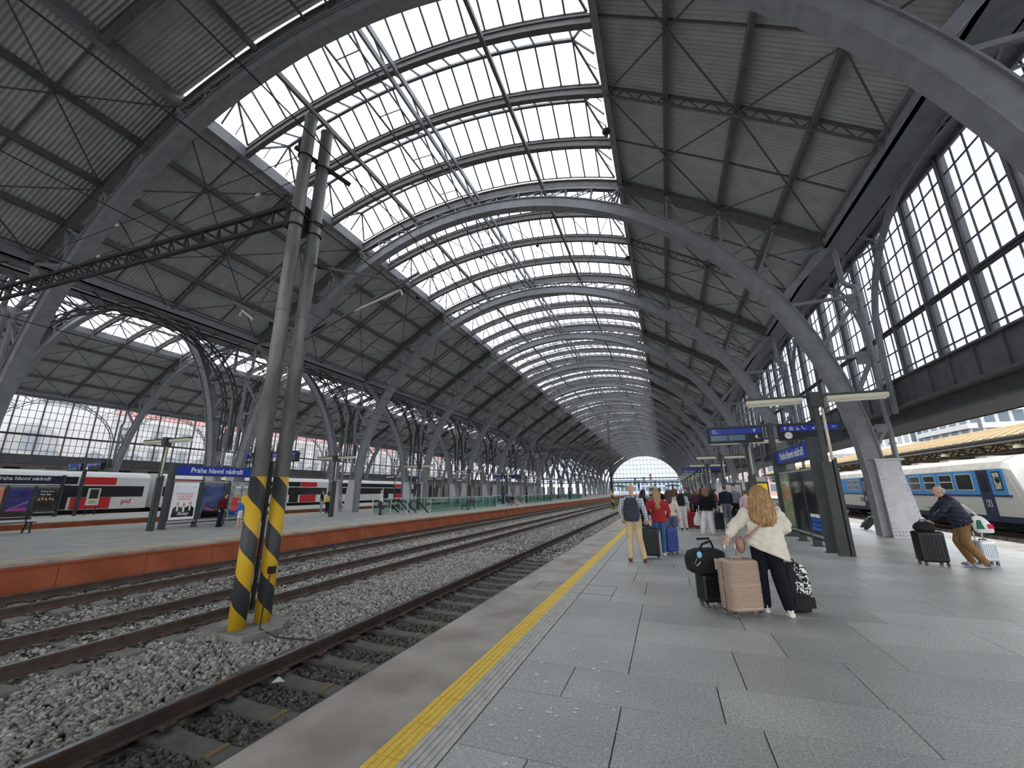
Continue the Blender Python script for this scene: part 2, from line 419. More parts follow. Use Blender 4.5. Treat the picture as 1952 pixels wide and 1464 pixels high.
def make_roof(name, xc, label, j_panels, j_panes, sides):
    root = thing(name, label, 'roof', (xc, 0, 0), kind='structure')
    nj = round((YB - YA) / RAF); j0 = round((YA - RY0) / RAF)
    cm = {}
    for s in (-1, 1):
        for r_i in range(4):
            d0, d1 = SLOPE[r_i], SLOPE[r_i + 1]; cm[(s, r_i)] = corr_mesh(s * d0, s * d1, 18, 4).mesh('roof_sheet', 'roof_sheet')
    cmb = [corr_mesh(-8.1 + 4.05 * q, -4.05 + 4.05 * q, 18, 4) for q in range(4)]
    for q in range(4): cm[('c', q)] = cmb[q].mesh('roof_sheet', 'roof_sheet')
    name_closed = True
    far = MB(); fpan = MB()
    for j in range(j0, j0 + nj + 1):
        y = RY0 + RAF * j; kd = 'main' if j % 4 == 0 else ('lattice' if j % 4 == 2 else 'thin')
        put('rafter', RM[kd], root, (0, y, 0))
        if j == j0 + nj: break
        if j < 0 and name_closed:
            for q_i in range(4):
                put('roof_sheet', cm[('c', q_i)], root, (0, y - 0.16, 0)) if j >= j_panels[0] else far.add([(a, c + y - 0.16, d) for a, c, d in cmb[q_i].v], cmb[q_i].f)
        else: tag(put('glazing_bars', BARMESH, root, (0, y, 0)), kind='stuff')
        for s in (-1, 1):
            for r_i in range(4):
                if s in sides and j_panels[0] <= j < j_panels[1]: put('roof_sheet', cm[(s, r_i)], root, (0, y, 0))
                else:
                    q = corr_mesh(s * SLOPE[r_i], s * SLOPE[r_i + 1], 1, 1); b = len(far.v)
                    far.add([(a, c + y, d) for a, c, d in q.v], q.f)
        for key, me in PANES.items():
            if j < 0 and name_closed: break
            if j_panes[0] <= j < j_panes[1]: put('skylight_pane', me, root, (0, y, 0))
            else: slab(fpan, [p + Vector((0, y, 0)) for p in (hip_pts(key[1]) if key[0] == 'h' else pane_pts(*key))])
    tag(far.build('distant_roof_sheets', 'roof_sheet', root), kind='stuff')
    tag(fpan.build('distant_skylight_panes', 'skylight_glass', root), kind='stuff')
    def run(nm, d, w_, h_, dz, mt='rafter_paint'):
        m = MB(); m.box(d - w_ / 2, d + w_ / 2, YA, YB, roofz(d) + dz - h_, roofz(d) + dz); return m.build(nm, mt, root)
    for s in (-1, 1):
        for d in (10.2, 12.35, 14.4): run('purlin', s * d, 0.16, 0.26, 0.0)
        run('purlin', s * 4.05, 0.14, 0.22, -0.36)
        m = MB(); m.box(*sorted((s * 7.98, s * 8.22)), YA, YB, roofz(8.1) - 0.42, roofz(8.1) + 0.16); m.build('skylight_edge_beam', 'steel', root)
        m = MB()
        gx = lambda a, b: sorted((s * a, s * b))
        m.box(*gx(15.95, 17.0), YA, YB, 11.25, 11.31); m.box(*gx(16.94, 17.0), YA, YB, 11.25, 12.0); m.box(*gx(15.95, 16.05), YA, YB, 11.25, 11.75); m.box(*gx(15.8, 17.0), YA, YB, 11.7, 11.76)
        m.build('gutter', 'steel', root)
    for dd in (-0.2, 0.2): run('purlin', dd, 0.1, 0.26, -0.3, 'steel')
    m = MB()
    m.box(-1.75, -1.68, YA, YB, roofz(1.7) - 0.52, roofz(1.7) - 0.44); m.box(-0.6, -0.55, YA, YB, roofz(0.6) - 0.6, roofz(0.6) - 0.52)
    yy = YA
    while yy < YB: m.box(-1.7, -0.58, yy, yy + 0.04, roofz(1.2) - 0.55, roofz(1.2) - 0.52); yy += RAF / 2
    m.build('maintenance_walkway', 'steel_dark', root)
    for k in range(KMIN, KMAX):
        ya = RY0 + RSP * k; ym = ya + RSP / 2; yb = ya + RSP; m = MB(); zz = lambda d: roofz(d) - 0.34
        for s in (-1, 1):
            for a, b in ((16.2, 12.35), (12.35, 8.1)):
                for p, q in ((ya, ym), (yb, ym)):
                    m.bar((s * a, p, zz(a)), (s * b, q, zz(b)), 0.05, 0.04); m.bar((s * b, p, zz(b)), (s * a, q, zz(a)), 0.05, 0.04)
            if k >= 1 and k % 2 == 1 or k > 4:
                for a, b in ((8.1, 4.05), (4.05, 0.2)):
                    m.bar((s * a, ya, zz(a) - 0.12), (s * b, yb, zz(b) - 0.12), 0.035, 0.035); m.bar((s * b, ya, zz(b) - 0.12), (s * a, yb, zz(a) - 0.12), 0.035, 0.035)
                    c = (a + b) / 2; m.disc((s * c, ym, zz(c) - 0.2), 0.13, 0.04)
        m.build('wind_bracing', 'steel_dark', root)
    return root
near_roof = make_roof('ceiling', XC, 'dark corrugated vault with a long glazed skylight above the near tracks', (-3, 30), (0, 6), (-1, 1))
far_roof = make_roof('ceiling', XC2, 'second corrugated vault with skylight beyond the middle columns, above the red train', (0, 34), (2, 8), (-1,))

# --- lengthwise lattice arches and side walls -----------------------
def ell(t): return (5.1 * math.cos(t), 6.7 + 4.6 * math.sin(t))
def side_arch_mesh():
    m = MB(); T = [math.pi * i / 28 for i in range(29)]
    for off in (0.0, 0.24):
        pts = [((5.1 - off) * math.cos(t), 6.7 + (4.6 - off) * math.sin(t)) for t in T]
        pts = [(5.15 - off * 0.7, 4.2)] + pts + [(-5.15 + off * 0.7, 4.2)]
        for (a, za), (b, zb) in zip(pts, pts[1:]): m.bar((0, a, za), (0, b, zb), 0.1, 0.05)
    for i in range(28):
        o1, o2 = (0.0, 0.24) if i % 2 else (0.24, 0.0); a, b = T[i], T[i + 1]
        m.bar((0, (5.1 - o1) * math.cos(a), 6.7 + (4.6 - o1) * math.sin(a)), (0, (5.1 - o2) * math.cos(b), 6.7 + (4.6 - o2) * math.sin(b)), 0.05, 0.04)
    for s in (-1, 1):
        for ya, za, yb, zb in ((4.9, 11.35, 3.3, 10.1), (4.9, 9.0, 4.3, 8.9), (3.2, 11.35, 2.4, 10.8), (1.6, 11.35, 2.4, 10.8), (4.95, 10.4, 3.3, 10.1)):
            m.bar((0, s * ya, za), (0, s * yb, zb), 0.06, 0.05)
    return m
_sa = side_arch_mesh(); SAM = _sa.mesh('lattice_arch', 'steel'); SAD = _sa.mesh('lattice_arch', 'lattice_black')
def side_arches(x, label, group):
    for k in range(KMIN, KMAX):
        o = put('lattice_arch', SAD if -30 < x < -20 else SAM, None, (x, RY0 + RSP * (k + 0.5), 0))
        tag(o, label % (ORD[k] if k >= 0 else ORD[-k - 1] + ' behind the viewer'), 'arch', group, 'structure')
side_arches(7.95, 'lengthwise lattice arch before the glazed wall beside our platform, %s bay', 'lattice arches along the glazed wall')
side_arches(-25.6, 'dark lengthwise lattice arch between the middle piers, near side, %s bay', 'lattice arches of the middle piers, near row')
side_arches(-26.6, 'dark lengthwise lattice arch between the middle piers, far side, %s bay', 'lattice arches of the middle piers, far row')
side_arches(-60.0, 'lengthwise lattice arch before the far glazed wall behind the red train, %s bay', 'lattice arches along the far wall')

def glazed_wall(name, x, sgn, label, bays, gl, near):
    """sgn: direction out of the hall; bays: bays whose panes are single objects."""
    root = thing(name, label, 'wall', (x, 0, 0), kind='structure')
    z_lo, z_mid, z_hi = 5.5, 7.55, 11.6
    rows = [(5.55, 5.95), (5.95, 6.7), (6.7, 7.45)] + [(7.65 + 0.78 * i, 7.65 + 0.78 * (i + 1)) for i in range(5)]
    pm = {}
    for zi, (z0, z1) in enumerate(rows):
        m = MB(); m.box(-0.008, 0.008, 0.015, 0.52, z0 + 0.01, z1 - 0.01); pm[zi] = m.mesh('window_pane', gl)
    mb = MB(); mb.box(-0.07, 0.07, -0.05, 0.05, z_lo, z_hi); mb.box(-0.16, 0.16, -0.016, 0.016, z_lo, z_hi); mull = mb.mesh('mullion', 'steel_dark')
    mb = MB()
    mb.box(-0.05, 0.05, 0, RSP, z_mid - 0.1, z_mid + 0.08); mb.box(-0.12, 0.12, 0, RSP, z_mid - 0.03, z_mid + 0.03); mb.box(-0.1, 0.1, 0, RSP, 5.42, 5.55)
    rail = mb.mesh('transom', 'steel_dark')
    mb = MB()
    for p in range(5):
        for i in range(1, 4): mb.box(-0.015, 0.015, p * 2.14 + i * 0.535 - 0.022, p * 2.14 + i * 0.535 + 0.022, z_lo, z_hi)
    for z0, z1 in rows: mb.box(-0.015, 0.015, 0, RSP, z1 - 0.022, z1 + 0.022)
    grid = mb.mesh('glazing_bars', 'steel_dark')
    m = MB(); m.box(*sorted((-sgn * 0.75, sgn * 0.06)), YA, YB, 11.52, 11.58); m.box(*sorted((-sgn * 0.75, -sgn * 0.6)), YA, YB, 11.3, 11.58); m.box(-0.05, 0.05, YA, YB, 11.35, 11.75); m.build('flashing', 'steel', root)
    far = MB()
    for k in range(KMIN, KMAX):
        ya = RY0 + RSP * k
        put('transom', rail, root, (0, ya, 0)); tag(put('glazing_bars', grid, root, (0, ya, 0)), kind='stuff')
        for p in range(5): put('mullion', mull, root, (0, ya + p * 2.14, 0))
        if k in bays:
            for p in range(5):
                for i in range(4):
                    for zi in range(8):
                        if near and k == bays[0] and p < 1: pass
                        put('window_pane', pm[zi], root, (0, ya + p * 2.14 + i * 0.535, 0))
        else:
            far.box(-0.008, 0.008, ya, ya + RSP, z_lo, z_hi)
    tag(far.build('distant_window_panes', gl, root), kind='stuff')
    return root
wr = glazed_wall('wall_right', 8.75, 1, 'tall wall of small wired-glass panes beside our platform', (0, 1), 'wall_glass', True)
m = MB()
m.box(-0.5, -0.42, YA, YB, 4.45, 5.45); m.box(-0.62, -0.3, YA, YB, 5.4, 5.46); m.box(-0.66, -0.2, YA, YB, 4.42, 4.5); m.box(-0.42, 0.9, YA, YB, 5.3, 5.4)
m.box(-0.2, -0.12, YA, YB, 3.95, 4.45); m.box(-0.34, 1.3, YA, YB, 3.9, 3.97); m.box(0.5, 0.6, YA, YB, 3.95, 5.3); m.box(1.15, 1.3, YA, YB, 3.9, 4.6)
yy = YA
while yy < YB: m.box(-0.56, -0.5, yy - 0.03, yy + 0.03, 4.5, 5.4); yy += 1.07
m.build('box_girder', 'steel_dark', wr)
wl = glazed_wall('wall_left', -60.6, -1, 'far wall with arched glazing above a grey plaster storey with dark windows', (1, ), 'hazy_glass', False)
m = MB(); m.box(0.0, 0.5, YA, YB, 4.75, 5.42); m.box(0.1, 0.9, YA, YB, 4.6, 4.75); m.build('box_girder', 'steel_dark', wl)
m = MB(); m.box(-0.9, -0.3, YA, YB, -0.6, 4.7); m.build('plaster_storey', 'wall_plaster', wl)
mw = MB(); mw.box(-0.3, -0.22, -0.6, 0.6, 2.5, 4.3); mwin = mw.mesh('dark_window', 'dark_opening')
ma = MB(); ma.prism([(-0.75, 0), (0.75, 0)] + [(0.75 * math.cos(a), 2.6 + 0.75 * math.sin(a)) for a in [math.pi * i / 10 for i in range(11)]], 'x', -0.3, -0.24); marc = ma.mesh('arched_opening', 'dark_opening')
mp = MB(); mp.box(-0.3, -0.1, -0.28, 0.28, 0, 2.7); mp.box(-0.3, -0.04, -0.36, 0.36, 2.6, 2.8); mpil = mp.mesh('pilaster', 'wall_plaster')
for i in range(16):
    y = 12.5 + i * 3.1
    if i < 11: put('dark_window', mwin, wl, (0, y, 0))
for i in range(38):
    y = 44 + i * 3.57; put('arched_opening', marc, wl, (0, y, 0.1)); put('pilaster', mpil, wl, (0, y + 1.78, 0))

# --- gable screens at the far end -----------------------------------
def gable(xc, nm, label):
    root = thing(nm, label, 'wall', (xc, YB + 0.6, 0), kind='structure'); m = MB()
    R = 16.2; z0 = 5.2
    n = 20; xs = [-15.6 + i * 31.2 / n for i in range(n + 1)]
    for i, x in enumerate(xs):
        zt = 1.3 + math.sqrt(max(0.1, R * R - x * x)); m.box(x - 0.05, x + 0.05, -0.06, 0.06, z0, max(zt, z0 + 0.1))
    for z in [5.2, 7.2, 9.2, 11.2, 13.2, 15.2, 17.0]:
        hw = math.sqrt(max(0.1, R * R - (z - 1.3) ** 2)); t = 0.22 if z < 8 else 0.06
        m.box(-hw, hw, -0.08, 0.08, z - t, z + t)
    m.build('screen_frame', 'steel_dark', root)
    m = MB(); pts = [(R * math.cos(a), 1.3 + R * math.sin(a)) for a in [0.245 + (math.pi - 0.49) * i / 40 for i in range(41)]]
    m.prism(pts, 'y', -0.01, 0.01); m.build('screen_glass', 'wall_glass', root)
    m = MB()
    outer = [(d, roofz(d)) for d in SLOPE[:-1] + SKY] + [(-d, roofz(d)) for d in reversed(SLOPE[:-1])]
    k = len(outer); inn = []
    for i in range(k):
        a = 0.35 + (math.pi - 0.7) * i / (k - 1); inn.append((16.25 * math.cos(a), 1.3 + 16.25 * math.sin(a)))
    for i in range(k - 1):
        q = [(inn[i][0], -0.05, inn[i][1]), (inn[i + 1][0], -0.05, inn[i + 1][1]), (outer[i + 1][0], -0.05, outer[i + 1][1]), (outer[i][0], -0.05, outer[i][1])]
        m.hexa(q + [(a, 0.05, c) for a, b, c in q])
    m.build('spandrel', 'roof_sheet', root)
gable(XC, 'wall_back', 'distant arched glass gable closing the near vault')
gable(XC2, 'wall_back', 'distant arched glass gable closing the far vault')
# ------------------------------------------------------------------ ground, platforms, tracks
mat('granite', (138, 142, 140), 0.42, 0, 0, 220.0, rgb2=(108, 112, 111), bump=0.05, bscale=200)
def paving(name):
    m = mat(name, (140, 144, 142), 0.4); nt = m.node_tree; p = nt.nodes['Principled BSDF']
    tc = nt.nodes.new('ShaderNodeTexCoord'); g = nt.nodes.new('ShaderNodeNewGeometry')
    n1 = nt.nodes.new('ShaderNodeTexNoise'); n1.inputs['Scale'].default_value = 55; n1.inputs['Detail'].default_value = 4
    n2 = nt.nodes.new('ShaderNodeTexNoise'); n2.inputs['Scale'].default_value = 0.7; n2.inputs['Detail'].default_value = 6
    v = nt.nodes.new('ShaderNodeTexVoronoi'); v.inputs['Scale'].default_value = 27
    for n in (n1, n2, v): nt.links.new(g.outputs['Position'], n.inputs['Vector'])
    r1 = nt.nodes.new('ShaderNodeValToRGB'); r1.color_ramp.elements[0].position = 0.35; r1.color_ramp.elements[1].position = 0.7
    r1.color_ramp.elements[0].color = srgb(166, 168, 165); r1.color_ramp.elements[1].color = srgb(216, 217, 213); nt.links.new(n1.outputs['Fac'], r1.inputs[0])
    r2 = nt.nodes.new('ShaderNodeValToRGB'); r2.color_ramp.elements[0].position = 0.3; r2.color_ramp.elements[1].position = 0.75
    r2.color_ramp.elements[0].color = (0.72, 0.72, 0.72, 1); r2.color_ramp.elements[1].color = (1.1, 1.1, 1.1, 1); nt.links.new(n2.outputs['Fac'], r2.inputs[0])
    mx = nt.nodes.new('ShaderNodeMix'); mx.data_type = 'RGBA'; mx.blend_type = 'MULTIPLY'; mx.inputs[0].default_value = 1
    nt.links.new(r1.outputs[0], mx.inputs[6]); nt.links.new(r2.outputs[0], mx.inputs[7])
    r3 = nt.nodes.new('ShaderNodeValToRGB'); r3.color_ramp.elements[0].position = 0.1; r3.color_ramp.elements[1].position = 0.17
    r3.color_ramp.elements[0].color = (1, 1, 1, 1); r3.color_ramp.elements[1].color = (0, 0, 0, 1); nt.links.new(v.outputs['Distance'], r3.inputs[0])
    m2 = nt.nodes.new('ShaderNodeMix'); m2.data_type = 'RGBA'; m2.inputs[7].default_value = srgb(246, 246, 242)
    sc = nt.nodes.new('ShaderNodeMath'); sc.operation = 'MULTIPLY'; sc.inputs[1].default_value = 0.75; nt.links.new(r3.outputs[0], sc.inputs[0])
    nt.links.new(sc.outputs[0], m2.inputs[0]); nt.links.new(mx.outputs[2], m2.inputs[6])
    oi = nt.nodes.new('ShaderNodeObjectInfo'); m3 = nt.nodes.new('ShaderNodeMix'); m3.data_type = 'RGBA'; m3.blend_type = 'MULTIPLY'; m3.inputs[0].default_value = 1
    mr = nt.nodes.new('ShaderNodeMapRange'); mr.inputs[3].default_value = 0.86; mr.inputs[4].default_value = 1.08; nt.links.new(oi.outputs['Random'], mr.inputs[0])
    nt.links.new(m2.outputs[2], m3.inputs[6]); nt.links.new(mr.outputs[0], m3.inputs[7]); nt.links.new(m3.outputs[2], p.inputs['Base Color'])
    rr = nt.nodes.new('ShaderNodeMapRange'); rr.inputs[3].default_value = 0.3; rr.inputs[4].default_value = 0.55; nt.links.new(n2.outputs['Fac'], rr.inputs[0]); nt.links.new(rr.outputs[0], p.inputs['Roughness'])
    bn = nt.nodes.new('ShaderNodeBump'); bn.inputs['Strength'].default_value = 0.06; bn.inputs['Distance'].default_value = 0.01; nt.links.new(n1.outputs['Fac'], bn.inputs['Height']); nt.links.new(bn.outputs[0], p.inputs['Normal'])
    return m
paving('paving')
mat('joint', (112, 113, 112), 0.8)
mat('coping', (186, 178, 168), 0.6, 0, 0, 1.6, rgb2=(150, 140, 130), bump=0.1, bscale=60)
mat('asphalt', (168, 168, 164), 0.7, 0, 0.1, 1.2, bump=0.1, bscale=80)
mat('tactile_yellow', (250, 216, 84), 0.6, 0, 0, 30, rgb2=(238, 196, 66))
mat('tactile_grey', (196, 194, 188), 0.6, 0, 0.12, 9)
mat('brick_panel', (184, 102, 68), 0.85, 0, 0, 1.0, rgb2=(164, 88, 58))
mat('ballast_bed', (122, 117, 110), 0.9, 0, 0, 9.0, rgb2=(84, 80, 75), bump=0.6, bscale=24)
mat('rail_side', (92, 76, 68), 0.75, 0, 0.2, 5)
mat('rail_top', (150, 150, 152), 0.28, 0.9)
mat('sleeper', (132, 131, 126), 0.85, 0, 0.15, 6, bump=0.2, bscale=30)
mat('rust_stain', (128, 112, 80), 0.85)
mat('white_dropping', (225, 225, 218), 0.7)

# our platform
fl = thing('floor', 'wide grey granite platform in the foreground with tactile edge strip', 'platform', kind='structure')
m = MB(); m.box(-2.62, 9.7, YA, YB + 60, -0.9, -0.035); m.build('platform_base', 'joint', fl)
m = MB(); m.box(-2.72, -1.89, YA, YB + 60, -0.18, 0.0); m.build('coping', 'coping', fl)
m = MB(); m.box(8.6, 9.8, YA, YB + 60, -0.18, 0.0); m.build('coping', 'coping', fl)
slabs = {}
def slab_mesh(w_, d_):
    key = (round(w_, 3), round(d_, 3))
    if key not in slabs:
        m = MB(); g = 0.003; b = 0.004
        m.hexa([(g, g, -0.035), (w_ - g, g, -0.035), (w_ - g, d_ - g, -0.035), (g, d_ - g, -0.035), (g + b * .5, g + b * .5, 0), (w_ - g - b * .5, g + b * .5, 0), (w_ - g - b * .5, d_ - g - b * .5, 0), (g + b * .5, d_ - g - b * .5, 0)])
        slabs[key] = m.mesh('paving_slab', 'paving')
    return slabs[key]
far = MB(); cnt = 0; y = 0.6; row = 0
x_lo, x_hi = -1.46, 8.6
while y < 120:
    d = (0.62, 0.9, 0.76, 0.84)[row % 4]; x = x_lo; first = True
    while x < x_hi - 0.01:
        wd = random.choice((0.95, 1.2, 1.45)) if not first else random.choice((0.5, 0.74, 0.98)); first = False
        wd = min(wd, x_hi - x)
        if x_hi - x - wd < 0.3: wd = x_hi - x
        if cnt < 296 and y < 24: put('paving_slab', slab_mesh(wd, d), fl, (x, y, 0)); cnt += 1
        else:
            far.box(x + 0.004, x + wd - 0.004, y + 0.004, y + d - 0.004, -0.035, 0)
        x += wd
    y += d; row += 1
far.box(x_lo, x_hi, YA, 0.596, -0.035, 0); far.box(x_lo, x_hi, y, YB + 60, -0.035, 0)
tag(far.build('distant_paving', 'paving', fl), kind='stuff')
m = MB()
for i in range(4): m.box(0.0 + i * 0.05, 0.042 + i * 0.05, 0.004, 0.396, -0.02, 0.006)
m.box(0, 0.19, 0.002, 0.398, -0.03, 0.001); ty = m.mesh('tactile_tile', 'tactile_yellow')
m = MB()
for i in range(5): m.box(0.0 + i * 0.047, 0.03 + i * 0.047, 0.004, 0.396, -0.02, 0.004)
m.box(0, 0.22, 0.002, 0.398, -0.03, -0.003); tg = m.mesh('grooved_tile', 'tactile_grey')
for i in range(110):
    put('tactile_tile', ty, fl, (-1.885, 1.0 + i * 0.4, 0)); put('grooved_tile', tg, fl, (-1.69, 1.0 + i * 0.4, 0))
m = MB(); m.box(-1.885, -1.695, 45.0, YB + 40, -0.03, 0.004); m.build('painted_edge_line', 'tactile_yellow', fl)
m = MB(); m.box(-1.695, -1.46, 45.0, YB + 40, -0.03, 0.0); m.box(-1.89, -1.46, YA, 1.0, -0.03, 0.0); m.build('grooved_strip', 'tactile_grey', fl)
# inspection cover in the floor, bird droppings
m = MB()
for a, b in ((7.2, 7.215), (7.85, 7.865)): m.box(-2.3, -0.95, a, b, -0.01, 0.0022)
for a in (-2.3, -0.96): m.box(a, a + 0.012, 7.2, 7.86, -0.01, 0.0022)
m.build('inspection_cover_joint', 'joint', fl)
m = MB()
def blob(x, y, r):
    n = 7; a0 = random.random() * 6; m.add([(x + math.cos(a0 + 6.283 * i / n) * r * random.uniform(0.5, 1.3), y + math.sin(a0 + 6.283 * i / n) * r * random.uniform(0.5, 1.3), 0.0035) for i in range(n)] + [(x, y, 0.005)], [(i, (i + 1) % n, n) for i in range(n)])
for i in range(46): blob(random.gauss(-1.05, 0.28), random.gauss(3.75, 0.4), random.uniform(0.006, 0.025))
for i in range(40): blob(random.uniform(-1.2, 6), random.uniform(2.2, 9), random.uniform(0.003, 0.011))
tag(m.build('bird_droppings', 'white_dropping', fl), kind='stuff')

def platform(name, x0, x1, label, y1=YB + 60):
    """x0 far edge, x1 near edge (towards our tracks)."""
    root = thing(name, label, 'platform', kind='structure')
    m = MB(); m.box(x0 + 0.1, x1 - 0.12, YA, y1, -0.9, -0.001); m.build('platform_deck', 'asphalt', root)
    m = MB(); m.box(x1 - 0.75, x1, YA, y1, -0.11, 0.0); m.build('coping', 'coping', root)
    m = MB(); m.box(x0, x0 + 0.5, YA, y1, -0.11, 0.0); m.build('coping', 'coping', root)
    m = MB(); m.box(x1 - 0.93, x1 - 0.84, YA, y1, -0.01, 0.003); m.build('edge_line', 'tactile_yellow', root)
    m = MB(); m.box(-0.09, 0.0, 0.006, 1.944, -0.92, -0.115); pm = m.mesh('facing_panel', 'brick_panel')
    for i in range(50): put('facing_panel', pm, root, (x1 - 0.03, 2.72 + 1.95 * i, 0))
    m = MB(); m.box(x1 - 0.12, x1 - 0.03, 2.72 + 97.5, y1, -0.92, -0.115); m.box(x1 - 0.12, x1 - 0.03, YA, 2.71, -0.92, -0.115); m.build('distant_facing', 'brick_panel', root)
    m = MB(); m.box(x1 - 0.1, x1 + 0.01, YA, y1, -0.115, -0.06); m.build('facing_lip', 'brick_panel', root)
    return root
pl1 = platform('platform', -28.4, -14.7, 'middle platform across the tracks with red-brown facing')
pl2 = platform('platform', -45.4, -34.6, 'second platform beyond the middle piers, next to the red train')
pl3 = platform('platform', -60.9, -49.6, 'platform along the plaster wall behind the red train')

gr = thing('ground', 'stony ballast bed under all the tracks', 'ground', kind='structure')
m = MB(); m.box(-62, 60, YA - 30, YB + 150, -1.2, -0.845); m.build('ballast_bed', 'ballast_bed', gr)
# ballast stones
ICO = [(0, -0.525, 0.85), (0, 0.525, 0.85), (0, -0.525, -0.85), (0, 0.525, -0.85), (0.525, 0.85, 0), (-0.525, 0.85, 0), (0.525, -0.85, 0), (-0.525, -0.85, 0), (0.85, 0, 0.525), (-0.85, 0, 0.525), (0.85, 0, -0.525), (-0.85, 0, -0.525)]
ICF = [(0, 8, 1), (0, 1, 9), (0, 6, 8), (0, 9, 7), (0, 7, 6), (1, 8, 4), (1, 4, 5), (1, 5, 9), (2, 10, 6), (2, 6, 7), (2, 7, 11), (2, 11, 3), (2, 3, 10), (3, 4, 10), (3, 11, 5), (3, 5, 4), (4, 8, 10), (6, 10, 8), (5, 11, 9), (7, 9, 11)]
OCT = [(1, 0, 0), (0, 1, 0), (-1, 0, 0), (0, -1, 0), (0, 0, 1)]
OCF = [(0, 1, 4), (1, 2, 4), (2, 3, 4), (3, 0, 4)]
def stone_mat(name, lo, hi):
    m = mat(name, hi, 0.9); nt = m.node_tree; p = nt.nodes['Principled BSDF']
    at = nt.nodes.new('ShaderNodeAttribute'); at.attribute_name = 'shade'; rp = nt.nodes.new('ShaderNodeValToRGB')
    rp.color_ramp.elements[0].color = srgb(*lo); rp.color_ramp.elements[1].color = srgb(*hi)
    nt.links.new(at.outputs['Fac'], rp.inputs[0]); nt.links.new(rp.outputs[0], p.inputs['Base Color'])
    nz = nt.nodes.new('ShaderNodeTexNoise'); nz.inputs['Scale'].default_value = 60; bn = nt.nodes.new('ShaderNodeBump'); bn.inputs['Strength'].default_value = 0.3; bn.inputs['Distance'].default_value = 0.01
    nt.links.new(nz.outputs['Fac'], bn.inputs['Height']); nt.links.new(bn.outputs[0], p.inputs['Normal'])
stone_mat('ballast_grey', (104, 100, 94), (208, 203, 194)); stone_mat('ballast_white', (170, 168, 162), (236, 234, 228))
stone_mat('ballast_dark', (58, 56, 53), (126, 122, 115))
def stones(name, n, region, size, matn, base, faces, label, zfun):
    x0, x1, y0, y1 = region
    k = len(base); B = np.array(base, float)
    u = rng.random(n)
    ys = y0 + (y1 - y0) * u; xs = rng.uniform(x0, x1, n)
    sz = rng.uniform(size[0], size[1], n)
    V = B[None] * (1 + rng.uniform(-0.32, 0.32, (n, k, 1))) * sz[:, None, None] * np.stack([rng.uniform(0.8, 1.25, n), rng.uniform(0.7, 1.1, n), rng.uniform(0.5, 0.85, n)], 1)[:, None, :]
    q = rng.normal(size=(n, 4)); 
    if k == 5: q[:, 1:3] *= 0.15
    q /= np.linalg.norm(q, axis=1, keepdims=True); a, b, c, d = q.T
    Rm = np.stack([np.stack([1 - 2 * (c * c + d * d), 2 * (b * c - a * d), 2 * (b * d + a * c)], 1), np.stack([2 * (b * c + a * d), 1 - 2 * (b * b + d * d), 2 * (c * d - a * b)], 1), np.stack([2 * (b * d - a * c), 2 * (c * d + a * b), 1 - 2 * (b * b + c * c)], 1)], 1)
    V = np.einsum('nij,nkj->nki', Rm, V)
    V += np.stack([xs, ys, zfun(xs, ys) + rng.uniform(-0.01, 0.014, n)], 1)[:, None, :]
    F = (np.array(faces)[None] + (np.arange(n) * k)[:, None, None]).reshape(-1, 3)
    me = bpy.data.meshes.new(name); me.vertices.add(n * k); me.vertices.foreach_set('co', V.reshape(-1)); nf = len(F)
    me.loops.add(nf * 3); me.loops.foreach_set('vertex_index', F.reshape(-1).astype(np.int32)); me.polygons.add(nf)
    me.polygons.foreach_set('loop_start', np.arange(0, nf * 3, 3, dtype=np.int32)); me.update(calc_edges=True)
    at = me.attributes.new('shade', 'FLOAT', 'POINT'); at.data.foreach_set('value', np.repeat(np.clip(rng.normal(0.45, 0.25, n), 0, 1), k).astype(np.float32))
    me.materials.append(M_[matn])
    o = put(name, me); tag(o, label, 'gravel', kind='stuff'); return o
TRK = (-4.4, -9.05, -13.15)
zb = lambda x, y: -0.785 + 0 * x
stones('ballast', 26000, (-8.1, -5.25, 1.0, 16.0), (0.022, 0.045), 'ballast_grey', ICO, ICF, 'loose grey ballast stones between the two nearest tracks', zb)
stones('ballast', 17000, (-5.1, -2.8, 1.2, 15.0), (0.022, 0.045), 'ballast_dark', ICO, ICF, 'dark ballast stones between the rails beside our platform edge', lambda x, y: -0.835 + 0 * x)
stones('ballast', 22000, (-14.7, -8.0, 3.0, 22.0), (0.025, 0.05), 'ballast_grey', OCT, OCF, 'grey ballast stones around the two farther tracks', zb)
stones('ballast', 34000, (-14.7, -2.8, 15.0, 60.0), (0.03, 0.06), 'ballast_grey', OCT, OCF, 'grey ballast stones receding along the tracks', zb)
stones('ballast', 1500, (-9.7, -8.4, 3.0, 15.0), (0.02, 0.045), 'ballast_white', OCT, OCF, 'whitish soiled ballast stones along the middle track', zb)
stones('ballast', 9000, (9.9, 14.5, 14.0, 45.0), (0.03, 0.06), 'ballast_grey', OCT, OCF, 'grey ballast stones beside the blue train', zb)

